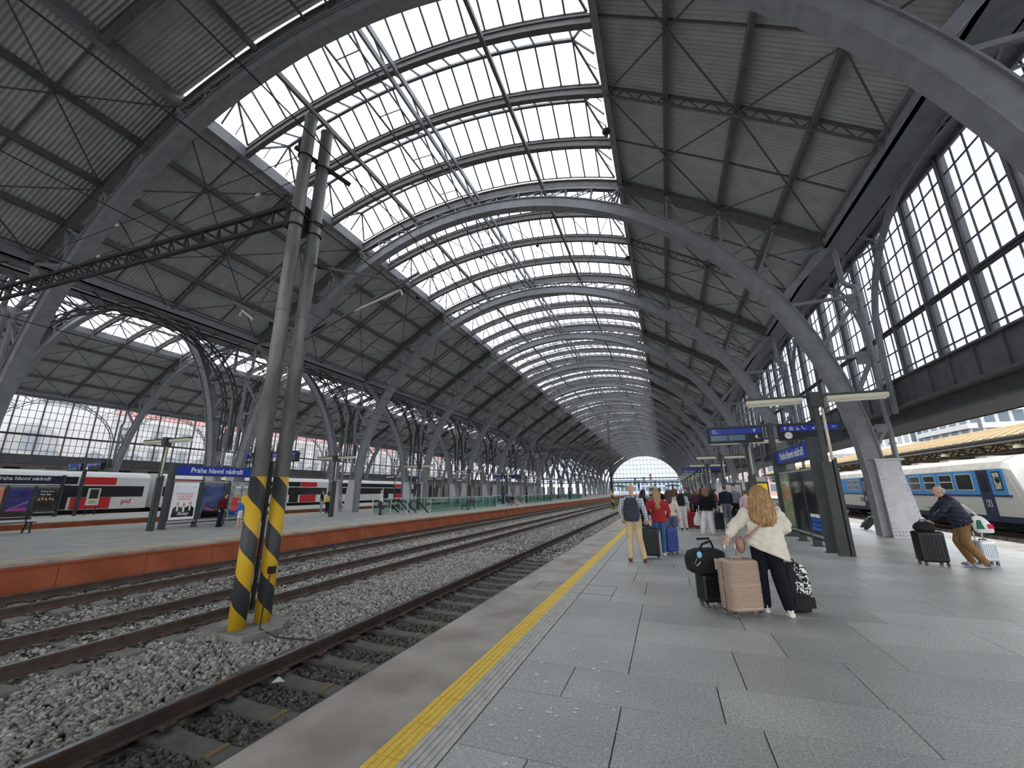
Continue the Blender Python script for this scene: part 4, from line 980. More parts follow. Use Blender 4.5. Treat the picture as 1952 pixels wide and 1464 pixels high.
mat('clock_face', (240, 240, 236), 0.4)
def display(loc, label, num, scale=1.0, detail=True, group='blue departure displays'):
    r = thing('departure_display', label, 'display', loc, 0, group)
    m = MB(); m.box(-0.09, 0.09, -0.1, 0.1, 0, 4.1); m.build('post', 'post_green', r)
    m = MB(); m.box(-2.25, 2.25, -0.05, 0.05, 3.98, 4.05); m.build('cross_arm', 'post_green', r)
    for s in (-1, 1):
        x0, x1 = (-2.2, -0.28) if s < 0 else (0.26, 2.2)
        m = MB(); m.box(x0, x1, -0.14, 0.14, 3.4, 3.96); b = m.build('display_box', 'steel_black', r)
        m = MB(); m.box(x0 + 0.05, x1 - 0.05, -0.15, -0.14, 3.72, 3.93); m.build('header', 'sign_blue', b)
        m = MB(); m.box(x0 + 0.05, x1 - 0.05, -0.148, -0.14, 3.44, 3.7); m.build('screen', 'screen_dark', b)
        if s < 0:
            for a in (0, 1): m = MB(); m.box(x0 + 0.1 + a * 0.62, x0 + 0.68 + a * 0.62, -0.152, -0.148, 3.47, 3.68); m.build('lcd_panel', 'screen_glow', b)
            text('lettering', num, 0.22, 'white_paint', b, (x1 - 0.22, -0.153, 3.58))
            if detail:
                for k, t in enumerate(('Sektor', 'Sector', 'Abschnitt')): text('lettering', t, 0.055, 'white_paint', b, (x0 + 0.16, -0.153, 3.89 - 0.06 * k), align='LEFT')
                m = MB(); m.box(x1 - 0.3, x1 - 0.27, -0.154, -0.15, 3.76, 3.87); m.prism([(x1 - 0.345, 3.84), (x1 - 0.225, 3.84), (x1 - 0.285, 3.905)], 'y', -0.154, -0.15); m.build('arrow_mark', 'white_paint', b)
        else:
            MB().disc((x0 + 0.28, -0.155, 3.57), 0.125, 0.02, 'y', 24).build('clock_dial', 'clock_face', b)
            m = MB(); m.bar((x0 + 0.28, -0.168, 3.57), (x0 + 0.2, -0.168, 3.6), 0.004, 0.012); m.bar((x0 + 0.28, -0.168, 3.57), (x0 + 0.38, -0.168, 3.545), 0.004, 0.009); m.build('clock_hands', 'poster_black', b)
            if detail:
                m = MB(); c = x0 + 0.2
                m.box(c - 0.012, c + 0.012, -0.154, -0.15, 3.77, 3.86); m.prism([(c - 0.05, 3.83), (c + 0.05, 3.83), (c, 3.9)], 'y', -0.154, -0.15); m.build('arrow_mark', 'white_paint', b)
                m = MB()
                for k in range(3): m.box(c + 0.14 + k * 0.045, c + 0.165 + k * 0.045, -0.154, -0.15, 3.76, 3.85); m.disc((c + 0.152 + k * 0.045, -0.152, 3.88), 0.014, 0.004, 'y', 8)
                m.build('lift_pictogram', 'white_paint', b)
                m = MB(); m.disc((c + 0.4, -0.152, 3.79), 0.03, 0.004, 'y', 12); m.bar((c + 0.38, -0.152, 3.88), (c + 0.4, -0.152, 3.8), 0.004, 0.02); m.bar((c + 0.4, -0.152, 3.82), (c + 0.46, -0.152, 3.78), 0.004, 0.015); m.build('wheelchair_pictogram', 'white_paint', b)
                m = MB(); m.bar((c + 0.54, -0.152, 3.88), (c + 0.6, -0.152, 3.79), 0.004, 0.022); m.bar((c + 0.6, -0.152, 3.79), (c + 0.68, -0.152, 3.79), 0.004, 0.018); m.disc((c + 0.56, -0.152, 3.9), 0.015, 0.004, 'y', 8); m.build('escalator_pictogram', 'white_paint', b)
                m = MB(); m.bar((c + 0.98, -0.152, 3.87), (c + 0.9, -0.152, 3.79), 0.004, 0.018); m.prism([(c + 0.87, 3.85), (c + 0.87, 3.77), (c + 0.95, 3.77)], 'y', -0.154, -0.15); m.build('arrow_mark', 'white_paint', b)
                m = MB(); m.disc((c + 1.1, -0.152, 3.89), 0.014, 0.004, 'y', 8); m.bar((c + 1.05, -0.152, 3.8), (c + 1.16, -0.152, 3.84), 0.004, 0.03); m.bar((c + 1.05, -0.152, 3.77), (c + 1.2, -0.152, 3.77), 0.004, 0.015); m.build('waiting_pictogram', 'white_paint', b)
                text('lettering', 'WC', 0.07, 'white_paint', b, (x1 - 0.2, -0.153, 3.83))
    return r
display((3.95, 18.15, 0), 'blue departure display reading 4 with a round clock, on our platform', '4.')
display((-22.6, 18.75, 0), 'blue departure display partly hidden behind the striped mast', '2')
display((-42.9, 19.35, 0), 'small blue departure display above the second platform, before the red train', '1')
display((-22.0, 58.0, 0), 'distant blue departure display on the middle platform', '2', detail=False)
display((4.0, 50.0, 0), 'distant dark blue departure display above the crowd on our platform', '4', detail=False)
display((-40.5, 62.0, 0), 'distant blue departure display past the nose of the red train', '1', detail=False)

# glass cases, lockers etc. further along our platform
def kiosk(loc, label, mt):
    r = thing('vending_kiosk', label, 'kiosk', loc, 0)
    MB().box(-0.45, 0.45, -0.4, 0.4, 0.06, 2.0).build('cabinet', 'post_green', r); MB().box(-0.38, 0.38, -0.42, -0.4, 0.5, 1.9).build('front_panel', mt, r); MB().box(-0.4, 0.4, -0.36, 0.36, 0, 0.06).build('plinth', 'rubber_black', r)
    MB().box(-0.3, 0.3, -0.43, -0.42, 0.25, 0.42).build('dispensing_flap', 'rubber_black', r)
kiosk((4.3, 24.3, 0), 'yellow-fronted vending machine beyond the glass poster cases', 'poster_yellow')
kiosk((3.6, 27.5, 0), 'grey-fronted vending machine behind the waiting crowd', 'metal_light')

# escalator well on the middle platform
def balustrade(label, loc, length, axis, npan, group='glass balustrades of the escalator wells'):
    r = thing('glass_balustrade', label, 'balustrade', loc, 0 if axis == 'x' else H, group)
    w_ = length / npan
    for i in range(npan + 1): MB().box(i * w_ - 0.025, i * w_ + 0.025, -0.025, 0.025, 0, 1.1).build('post', 'metal_light', r)
    for i in range(npan): MB().box(i * w_ + 0.03, (i + 1) * w_ - 0.03, -0.008, 0.008, 0.06, 1.02).build('glass_pane', 'green_glass', r)
    MB().tube([(0, 0, 1.11), (length, 0, 1.11)], 0.03, 8).build('handrail', 'metal_light', r, True)
for j, (y0, nm) in enumerate(((26.6, 'first'), (50.0, 'second'), (76.0, 'third'))):
    balustrade('green glass balustrade on the track side of the %s escalator well' % nm, (-17.6, y0 + 2.8, 0), 13.6, 'y', 8)
    balustrade('green glass balustrade on the far side of the %s escalator well' % nm, (-21.0, y0 + 0.1, 0), 16.2, 'y', 9)
    balustrade('end balustrade of the %s escalator well' % nm, (-21.0, y0 + 16.5, 0), 3.4, 'x', 2)
    e = thing('escalator', '%s escalator pair with black handrails in the middle platform' % nm, 'escalator', (-19.3, y0 + 0.6, 0), 0, 'escalators of the middle platform')
    for k, x in enumerate((-1.5, -0.4, 0.2, 1.3)):
        MB().tube([(x, 3.5, -0.6), (x, 1.2, 0.82), (x, 0.5, 0.95), (x, 0.05, 0.9), (x, -0.1, 0.7), (x, 0.05, 0.45), (x, 0.6, 0.35)], 0.05, 8).build('handrail', 'rubber_black', e, True)
        MB().prism([(0.1, 0.05), (0.55, 0.05), (3.4, -0.6), (3.4, -0.7), (0.1, -0.02), (0.1, 0.05), (0.5, 0.88), (1.2, 0.76), (3.4, -0.6)][0:5] + [], 'x', x - 0.05, x + 0.05).build('side_skirt', 'metal_light', e)
    for x in (-0.95, 0.75): MB().box(x - 0.45, x + 0.45, -0.3, 1.2, 0.0, 0.012).build('comb_plate', 'metal_light', e)
    for x in (-1.6, 0.0, 1.45):
        m = MB(); m.tube([(x, -0.6, 0), (x, -0.6, 1.1)], 0.025, 8); m.build('guide_post', 'metal_light', e)
# benches
def bench(loc, rz, label):
    r = thing('bench', label, 'bench', loc, rz, 'platform benches')
    for i in range(4): MB().box(-0.9, 0.9, -0.25 + i * 0.13, -0.15 + i * 0.13, 0.43, 0.46).build('seat_slat', 'bench_wood', r)
    for i in range(3): MB().box(-0.9, 0.9, 0.27, 0.3, 0.55 + i * 0.13, 0.65 + i * 0.13).build('back_slat', 'bench_wood', r)
    for s in (-1, 1):
        m = MB(); m.bar((s * 0.75, -0.25, 0), (s * 0.75, -0.2, 0.43), 0.05, 0.05); m.bar((s * 0.75, 0.35, 0), (s * 0.75, 0.15, 0.43), 0.05, 0.05); m.bar((s * 0.75, -0.25, 0.42), (s * 0.75, 0.28, 0.42), 0.05, 0.04); m.bar((s * 0.75, 0.26, 0.42), (s * 0.75, 0.32, 0.95), 0.04, 0.04); m.build('leg_frame', 'steel_black', r)
bench((-26.0, 9.55, 0), H, 'dark slatted bench cut by the picture edge on the middle platform')
bench((-17.4, 47.6, 0), H, 'dark bench with a seated traveller beyond the first escalator well')
bench((-17.3, 35.5, 0), -H + 0.0, 'dark bench beside the glass of the first escalator well')
# floodlights on the skylight edge
for i, (x, y, lb) in enumerate(((-1.0, 14.6, 'nearest'), (-1.0, 25.0, 'second'), (-16.9, 25.0, 'first on the opposite side'), (-16.9, 36.0, 'second on the opposite side'))):
    o = thing('hanging_floodlight', 'small dark floodlight under the skylight edge, %s' % lb, 'lamp', (x, y, 16.55), 0, 'floodlights under the skylight')
    m = MB(); m.tube([(0, 0, 0.1), (0, 0, -0.1)], 0.03, 6); m.build('stem', 'steel_black', o)
    m = MB(); m.ball((0, 0, -0.22), 0.18, 0.18, 0.15, 12, 7); m.build('lamp_housing', 'steel_black', o, True)
# signals beyond the far end
mat('signal_red', (255, 50, 40), 0.5, emit=3.0)
for i, (x, y, z) in enumerate(((-13.5, 205, 6.6), (-12.2, 208, 5.2), (-9.6, 206, 7.0), (-6.6, 207, 8.4), (-5.0, 209, 5.3))):
    o = thing('railway_signal', '%s railway signal seen through the far gable, counted from the left' % ORD[i], 'signal', (x, y, -0.8), 0, 'signals beyond the hall')
    MB().tube([(0, 0, 0), (0, 0, z)], 0.1, 8).build('post', 'steel_black', o)
    MB().box(-0.45, 0.45, -0.15, 0.15, z - 1.2, z + 1.6).build('signal_head', 'steel_black', o)
    MB().disc((0, -0.18, z + 0.3), 0.28, 0.06, 'y', 12).build('signal_lamp', 'signal_red' if i in (2, 3) else 'white_paint', o)
# ------------------------------------------------------------------ trains
mat('train_white', (226, 226, 224), 0.4); mat('train_red', (206, 36, 40), 0.4); mat('train_black', (22, 23, 26), 0.25); mat('train_grey', (120, 122, 124), 0.5)
mat('train_roof', (196, 192, 182), 0.6, 0, 0, 2, rgb2=(168, 162, 150)); mat('train_blue', (70, 150, 216), 0.4); mat('train_navy', (26, 38, 74), 0.4); mat('train_cream', (206, 205, 198), 0.45)
mat('train_dark', (26, 26, 28), 0.8); mat('train_window', (26, 30, 32), 0.15); mat('train_lilac', (200, 204, 228), 0.5)
def red_car(label, y0, y1, xa, red, upper, lower, cab=False, pid=None, doors=()):
    """double-deck coach along y; the side towards us at +1.45 of its axis."""
    r = thing('double_deck_coach', label, 'train', (xa, y0, 0), 0, 'red and white coaches'); L = y1 - y0; s = 1.45
    prof = [(-1.45, 0.35), (1.45, 0.35), (1.45, 3.02), (1.32, 3.28), (0.9, 3.46), (0, 3.52), (-0.9, 3.46), (-1.32, 3.28), (-1.45, 3.02)]
    if not cab: MB().prism(prof, 'y', 0.15, L - 0.15).build('body', 'train_white', r)
    else:
        m = MB(); n = len(prof); secs = [(0.15, 1.0, 0.0), (L - 3.2, 1.0, 0.0), (L - 1.6, 0.93, 0.1), (L - 0.5, 0.75, 0.5), (L, 0.5, 0.9)]; vs = []
        for yy, sc, dr in secs:
            for u, v in prof: vs.append((u * (0.55 + 0.45 * sc), yy - (0.0 if v < 2 else dr * 0.9), 0.35 + (v - 0.35) * (1 - (1 - sc) * 0.5)))
        fs = [tuple(reversed(range(n))), tuple(range((len(secs) - 1) * n, len(secs) * n))]
        for i in range(len(secs) - 1):
            for j in range(n): fs.append((i * n + j, i * n + (j + 1) % n, (i + 1) * n + (j + 1) % n, (i + 1) * n + j))
        m.add(vs, fs); m.build('body', 'train_white', r)
        MB().box(s - 0.6, s + 0.004, L - 2.3, L - 0.9, 1.35, 2.2).build('cab_side_window', 'train_black', r)
    def panel(nm, a, b, z0, z1, mt, t=0.012): return MB().box(s - 0.02, s + t, a, b, z0, z1).build(nm, mt, r)
    for a, b in upper: panel('upper_window_band', a, b, 2.4, 2.99, 'train_black')
    for a, b in lower: panel('lower_window_band', a, b, 1.36, 2.28, 'train_black')
    for a, b, z0, z1 in red: panel('red_panel', a, b, z0, z1, 'train_red', 0.014)
    for a in doors:
        d = panel('door', a, a + 1.4, 0.4, 2.3, 'train_black', 0.02); MB().box(s + 0.02, s + 0.026, a + 0.1, a + 0.6, 1.2, 2.1).build('door_window', 'train_window', d)
    if pid: text('lettering', 'pid', 0.62, 'train_red', r, (s + 0.016, pid, 0.98), (math.pi / 2, 0, H))
    MB().box(-1.3, 1.3, 0.4, L - 0.4, -0.15, 0.36).build('underframe', 'train_dark', r)
    for yy in (3.0, L - 3.0):
        b = MB().box(-1.2, 1.2, yy - 1.4, yy + 1.4, -0.4, 0.1).build('bogie', 'train_dark', r)
        for q in (-0.9, 0.9):
            for sx in (-0.75, 0.75): MB().disc((sx, yy + q, -0.11), 0.44, 0.12, 'x', 16).build('wheel', 'train_grey', b)
    for q in range(3): MB().box(-0.5, 0.9, 2 + q * (L - 6) / 2.5, 4.2 + q * (L - 6) / 2.5, 3.44, 3.6).build('roof_unit', 'train_grey', r)
    return r
XT = -47.25
red_car('red and white double-deck coach lettered pid, behind the poster boards', 3.4, 25.75, XT, [(17.1, 19.6, 2.38, 3.0), (16.8, 19.45, 0.4, 1.34)], [(0.6, 17.0)], [(1.0, 21.8)], pid=20.6, doors=(15.2,))
red_car('middle red and white double-deck coach, seen past the striped mast', 26.2, 48.4, XT, [(1.2, 4.2, 2.38, 3.0), (17.0, 19.7, 2.38, 3.0), (17.0, 19.7, 0.4, 1.34)], [(4.3, 16.9)], [(0.6, 21.6)], doors=(15.3,))
red_car('leading red and white double-deck coach with the sloping cab', 48.8, 71.2, XT, [(15.2, 18.1, 2.4, 3.0), (15.2, 18.1, 0.4, 1.34)], [(1.6, 15.1)], [(1.0, 4.0), (5.5, 11.8), (13.4, 20.0)], cab=True, doors=(12.0, 4.1))
# blue railcar on the open side
XB = 16.55
r = thing('blue_railcar', 'blue and white railcar standing beyond our platform on the open side', 'train', (XB, 0, 0)); s = -1.45
prof = [(-1.45, 0.28), (1.45, 0.28), (1.45, 2.55), (1.25, 2.85), (0.7, 3.12), (0, 3.2), (-0.7, 3.12), (-1.25, 2.85), (-1.45, 2.55)]
m = MB(); n = len(prof); vs = []; secs = [(26.9, 0), (60.0, 0)]
m.prism(prof, 'y', 26.9, 60.0); m.build('body', 'train_cream', r)
m = MB(); nose = [(26.95, 0.0), (26.4, 0.18), (25.9, 0.45), (25.45, 0.75)]; vs = []
for k, (yy, tt) in enumerate(nose):
    for u, v in prof:
        vs.append((u * (1 - 0.12 * tt), 26.95 - (26.95 - yy) * (1.0 if v < 1.3 else max(0.25, 1.0 - (v - 1.3) * 0.52)), 0.28 + (v - 0.28) * (1 - 0.06 * tt)))
fs = [tuple(range(n)), tuple((len(nose) - 1) * n + j for j in reversed(range(n)))]
for i in range(len(nose) - 1):
    for j in range(n): fs.append((i * n + j, i * n + (j + 1) % n, (i + 1) * n + (j + 1) % n, (i + 1) * n + j))
m.add(vs, fs); m.build('cab_nose', 'train_cream', r)
MB().prism([(-0.9, 1.55), (0.9, 1.55), (0.8, 2.5), (-0.8, 2.5)], 'y', 25.5, 26.2).build('windscreen', 'train_window', r)
def bp(nm, a, b, z0, z1, mt, t=0.012): return MB().box(s - t, s + 0.03, a, b, z0, z1).build(nm, mt, r)
bp('blue_band', 26.75, 59.8, 1.27, 2.5, 'train_blue'); bp('navy_stripe', 26.6, 59.8, 1.2, 1.29, 'train_navy', 0.014); bp('skirt', 26.0, 59.8, 0.02, 0.3, 'train_navy', 0.01)
for a, b in ((29.0, 30.35), (30.65, 31.85), (32.25, 33.45), (33.85, 35.05), (35.45, 36.6), (37.2, 38.3), (39.0, 40.1), (43.0, 44.0), (44.3, 45.3), (47.0, 48.1), (48.6, 49.7), (50.3, 51.4), (52, 53.1)):
    w_ = bp('window', a, b, 1.5, 2.38, 'train_cream', 0.02); MB().box(s - 0.026, s - 0.02, a + 0.06, b - 0.06, 1.56, 2.32).build('window_glass', 'train_window', w_)
    if a > 30.5: MB().box(s - 0.03, s - 0.026, a + 0.04, b - 0.04, 1.93, 1.99).build('sash_bar', 'train_cream', w_)
for a in (27.75, 41.6):
    d = bp('door', a, a + 0.85, 0.1, 2.5, 'train_navy', 0.02); MB().box(s - 0.026, s - 0.02, a + 0.22, a + 0.66, 1.45, 2.25).build('door_window', 'train_window', d)
    q = MB().box(s - 0.03, s - 0.02, a + 0.25, a + 0.6, 0.72, 1.05).build('class_plate', 'white_paint', d); MB().box(s - 0.034, s - 0.03, a + 0.275, a + 0.575, 0.745, 1.025).build('class_plate_field', 'train_navy', d)
    text('lettering', '2', 0.3, 'white_paint', d, (s - 0.036, a + 0.425, 0.885), (H, 0, -H))
w_ = bp('cab_window', 26.95, 27.5, 1.5, 2.4, 'train_black', 0.02); MB().box(s - 0.026, s - 0.02, 27.02, 27.44, 1.56, 2.34).build('window_glass', 'poster_sand', w_)
MB().ball((s - 0.16, 26.95, 2.0), 0.07, 0.1, 0.16, 10, 7).build('wing_mirror', 'rubber_black', r, True)
text('lettering', 'xX', 0.2, 'train_blue', r, (s - 0.016, 31.4, 1.02), (H, 0, -H)); text('lettering', 'Regio', 0.24, 'train_navy', r, (s - 0.016, 30.75, 0.85), (H, 0, -H)); text('lettering', '95 54 5 814 178-6', 0.14, 'train_grey', r, (s - 0.016, 33.2, 0.5), (H, 0, -H))
for yy in (42.9, 42.5, 42.1): MB().box(s - 0.016, s, yy, yy + 0.28, 0.62, 0.98).build('pictogram_panel', 'train_grey', r)
for yy in (29.5, 33.5, 41.0, 46.0, 52.0):
    b = MB().box(-1.2, 1.2, yy - 1.5, yy + 1.5, -0.3, 0.2).build('underfloor_equipment', 'train_dark', r)
    for q in (-1.0, 1.0):
        for sx in (-0.75, 0.75): MB().disc((sx, yy + q, -0.12), 0.42, 0.12, 'x', 16).build('wheel', 'train_dark', b)
MB().box(-1.3, 1.3, 26.6, 59.8, 0.0, 0.3).build('underframe', 'train_dark', r)
for q in range(9): MB().box(-0.6, 0.6, 29 + q * 3.2, 29.9 + q * 3.2, 3.1, 3.26).build('roof_vent', 'train_roof', r)
MB().prism([(-1.44, 2.57), (1.44, 2.57), (1.25, 2.88), (0.7, 3.15), (0, 3.23), (-0.7, 3.15), (-1.25, 2.88)], 'y', 26.95, 59.9).build('roof', 'train_roof', r)
# distant white train at the mouth of the hall
r = thing('white_train', 'distant white train at the mouth of the near vault', 'train', (-4.4, 150, 0))
MB().prism([(-1.4, -0.3), (1.4, -0.3), (1.4, 2.6), (1.0, 3.2), (-1.0, 3.2), (-1.4, 2.6)], 'y', 0, 40).build('body', 'train_white', r); MB().box(-1.1, 1.1, -0.05, 0.0, 1.4, 2.5).build('windscreen', 'train_window', r); MB().box(-1.2, 1.2, -0.04, 0.02, -0.2, 0.4).build('bumper', 'train_dark', r)
# ------------------------------------------------------------------ outside the hall
mat('canopy_tan', (196, 176, 140), 0.7, 0, 0, 1.2, rgb2=(176, 154, 116)); mat('canopy_steel', (58, 54, 48), 0.7)
mat('facade_white', (226, 224, 218), 0.8, 0, 0.05, 0.6); mat('facade_window', (96, 112, 120), 0.2); mat('facade_grey', (176, 178, 180), 0.7); mat('tile_red', (190, 96, 84), 0.8, 0, 0.1, 2); mat('facade_warm_grey', (168, 166, 160), 0.8); mat('facade_glass', (84, 98, 106), 0.5); mat('facade_pink', (210, 176, 166), 0.8); mat('haze_blue', (176, 188, 206), 0.9)  # the warm grey here is for window surrounds and the concourse wall
cn = thing('platform_canopy', 'platform canopy with tan ribbed roof beyond the blue railcar', 'canopy', (23.5, 0, 0))
m = MB(); cur = [(-4.2, 4.6), (-3.0, 5.15), (-1.5, 5.6), (0, 5.8), (1.5, 5.6), (3.0, 5.15), (4.2, 4.6)]
sweep(m, list(reversed(cur)), 0.02, 0.98, 0.0, 0.05); m.box(-4.2, 4.2, 0, 0.0001, 4.58, 4.581) if False else None
for i in range(6):
    (a, za), (b, zb_) = cur[i], cur[i + 1]; m.bar((a, 0.0, za + 0.06), (b, 0.0, zb_ + 0.06), 0.07, 0.07)
sh = m.mesh('roof_sheet', 'canopy_tan')
for k in range(90): put('roof_sheet', sh, cn, (0, 12 + k * 1.0, 0))
for x in (-4.2, 4.2): MB().tube([(x, 12, 4.52), (x, 102, 4.52)], 0.12, 10).build('gutter', 'canopy_steel', cn)
m = MB()
for x in (-3.9, 3.9): m.box(x - 0.08, x + 0.08, 12, 102, 4.3, 4.4)
m.build('eaves_beam', 'base_white', cn)
for x in (-3.6, -2.3, 2.3):
    for k in range(45):
        y = 12 + k * 2; m = MB() if k % 9 == 0 else m
        m.bar((x, y, 3.75), (x, y + 1, 4.5), 0.06, 0.06); m.bar((x, y + 1, 4.5), (x, y + 2, 3.75), 0.06, 0.06); m.bar((x, y + 0.4, 4.5), (x, y + 1.6, 4.0), 0.04, 0.04); m.bar((x - 0.4, y, 4.5), (x + 0.5, y + 1.6, 4.7), 0.05, 0.05)
        m.bar((x, y, 3.75), (x, y + 2, 3.75), 0.08, 0.1); m.bar((x, y, 4.5), (x, y + 2, 4.5), 0.06, 0.08)
        if k % 9 == 8: m.build('lattice_beam', 'canopy_steel', cn)
m = MB()
for k in range(0, 90, 2): m.bar((-4.1, 12 + k, 4.5), (0, 12 + k, 5.1), 0.06, 0.08); m.bar((4.1, 12 + k, 4.5), (0, 12 + k, 5.1), 0.06, 0.08)
m.box(-2.5, -2.2, 12, 102, 3.2, 3.6); m.build('rafter_set', 'canopy_steel', cn); cn.children[-1]['kind'] = 'stuff'
for k in range(10): MB().tube([(-2.3, 16 + k * 9, -0.1), (-2.3, 16 + k * 9, 3.5)], 0.11, 10).build('post', 'canopy_steel', cn)
for k in range(8):
    o = thing('canopy_lamp', '%s pale bell lamp under the tan canopy, counted from the picture edge' % ORD[k], 'lamp', (19.7, 26 + k * 7, 3.95), 0, 'lamps under the tan canopy')
    MB().tube([(0, 0, 0.5), (0, 0, 0.2)], 0.03, 6).build('stem', 'canopy_steel', o); MB().loft([((0, 0, 0.2), 0.1, 0.1), ((0, 0, 0.1), 0.22, 0.22), ((0, 0, -0.05), 0.26, 0.26)], 12).build('shade', 'tube_cream', o)
pr = platform('platform', 19.2, 27.8, 'narrow platform under the tan canopy on the open side')
pole = MB().tube([(0, 0, 0), (0, 0, 10.5)], 0.16, 10).build('line_pole', 'steel_dark', None, True, (31.0, 56.0, -0.8)); tag(pole, 'grey line pole rising above the tan canopy at the picture edge', 'pole')
def block(name, label, x0, x1, y0, y1, z1, floors, bays, mt, wm='facade_window', bands=False, z0=-0.8, cat='building', roof=None):
    """building whose front faces -y and whose side faces the hall."""
    r = thing(name, label, cat, ((x0 + x1) / 2, y0, 0)); X = (x1 - x0) / 2
    MB().box(-X, X, 0, y1 - y0, z0, z1).build('wall', mt, r)
    fh = (z1 - 1) / floors
    for f in range(floors):
        zb_ = 1 + f * fh
        if bands: MB().box(-X - 0.8, X + 0.8, -1.0, y1 - y0 + 0.5, zb_ + fh * 0.72, zb_ + fh).build('balcony_band', mt, r)
        for b in range(bays):
            xa = -X + (b + 0.15) * 2 * X / bays; xb = -X + (b + 0.85) * 2 * X / bays
            MB().box(xa, xb, -0.06, 0.02, zb_ + fh * 0.08, zb_ + fh * (0.7 if bands else 0.85)).build('window', wm, r)
        nb = max(2, int((y1 - y0) / 3.2))
        for b in range(nb):
            ya = (b + 0.2) * (y1 - y0) / nb; yb = (b + 0.8) * (y1 - y0) / nb
            MB().box(-X - 0.06, -X + 0.02, ya, yb, zb_ + fh * 0.08, zb_ + fh * (0.7 if bands else 0.85)).build('window', wm, r)
    MB().box(-X - 0.2, X + 0.2, -0.2, y1 - y0 + 0.2, z1, z1 + 0.5).build('parapet', mt, r)
    return r
block('office_building', 'white office block with tall dark windows behind the tan canopy', 55.5, 66.3, 124, 140, 15.9, 4, 8, 'facade_white')
block('terraced_building', 'pale building with long balcony bands at the picture edge', 56, 90, 104, 120, 16.8, 5, 16, 'facade_grey', 'facade_glass', True)
block('low_building', 'low grey block seen between the column and the tan canopy', 49, 57, 150, 166, 11.6, 3, 5, 'facade_grey')
block('distant_house', 'distant pinkish house beyond the end of our platform', 24, 34, 150, 170, 9.0, 3, 5, 'facade_pink')
block('distant_block', 'distant pale block far beyond the crowd', 24, 36, 190, 210, 7.0, 2, 5, 'facade_white')
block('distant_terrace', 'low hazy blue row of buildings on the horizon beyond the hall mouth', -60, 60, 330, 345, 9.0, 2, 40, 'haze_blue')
for k, (x, y) in enumerate(((3.0, 212), (-22.0, 214))):
    o = thing('distant_canopy', ('dark platform canopy just outside the hall mouth at the end of our platform', 'dark platform canopy just outside the hall mouth at the end of the middle platform')[k], 'canopy', (x, y, 0), 0, 'canopies outside the hall')
    MB().prism([(-3.5, 3.7), (0, 4.2), (3.5, 3.7), (3.5, 3.9), (0, 4.45), (-3.5, 3.9)], 'y', 0, 60).build('roof', 'canopy_steel', o)
    for q in range(7): MB().tube([(0, 2 + q * 9, -0.05), (0, 2 + q * 9, 4.1)], 0.12, 8).build('post', 'canopy_steel', o)
# station building behind the far wall
sb = thing('station_building', 'white station building with red tiled roof behind the far glazed wall', 'building', (-74.0, 0, 0))
MB().box(-12, 0, 34.5, 150, -0.5, 12.4).build('wall', 'facade_white', sb)
MB().box(-12, 1.2, 14.0, 34.5, -0.5, 17.5).build('tower_wall', 'facade_white', sb)
m = MB(); m.hexa([(0.8, 34.5, 12.6), (0.8, 150, 12.6), (-13, 150, 12.6), (-13, 34.5, 12.6), (-4.5, 34.5, 17.0), (-4.5, 150, 17.0), (-8, 150, 17.0), (-8, 34.5, 17.0)]); m.build('roof', 'tile_red', sb)
for z0, z1, d in ((11.6, 12.0, 0.4), (12.0, 12.6, 0.7), (8.3, 8.6, 0.25), (5.6, 5.9, 0.2)): MB().box(0, d, 34.5, 150, z0, z1).build('cornice', 'facade_white', sb)
for k in range(28):
    y = 37 + k * 4.0
    for z in (6.4, 9.2):
        w_ = MB().box(-0.05, 0.12, y - 0.85, y + 0.85, z - 0.15, z + 2.0).build('window_surround', 'facade_warm_grey', sb); MB().box(0.1, 0.14, y - 0.55, y + 0.55, z + 0.05, z + 1.75).build('window', 'facade_window', w_)
w_ = MB().prism([(27 + 2.6 * math.cos(a), 7.6 + 2.6 * math.sin(a)) for a in [math.pi * k / 14 for k in range(15)]] + [(24.4, 6.6), (29.6, 6.6)], 'x', 1.15, 1.35).build('arched_surround', 'facade_warm_grey', sb)
MB().box(1.3, 1.4, 26.2, 27.8, 6.8, 9.2).build('window', 'facade_window', sb)
MB().box(1.1, 1.3, 27.0, 31.5, 12.8, 15.5).build('window', 'facade_window', sb)
cr = thing('concourse_roof', 'low concourse roof with a row of glass pyramids seen through the far glazed wall', 'roof', (-66.2, 0, 0))
MB().box(-3.5, 3.5, 14, 150, -0.5, 5.3).build('concourse_wall', 'facade_warm_grey', cr)
o = MB(); o.add([(-1.6, -1.6, 0), (1.6, -1.6, 0), (1.6, 1.6, 0), (-1.6, 1.6, 0), (0, 0, 1.5)], [(0, 1, 4), (1, 2, 4), (2, 3, 4), (3, 0, 4), (0, 3, 2, 1)]); pyr = o.mesh('glass_pyramid', 'facade_glass')
for k in range(24): put('glass_pyramid', pyr, cr, (0, 22 + k * 4.2, 5.3))
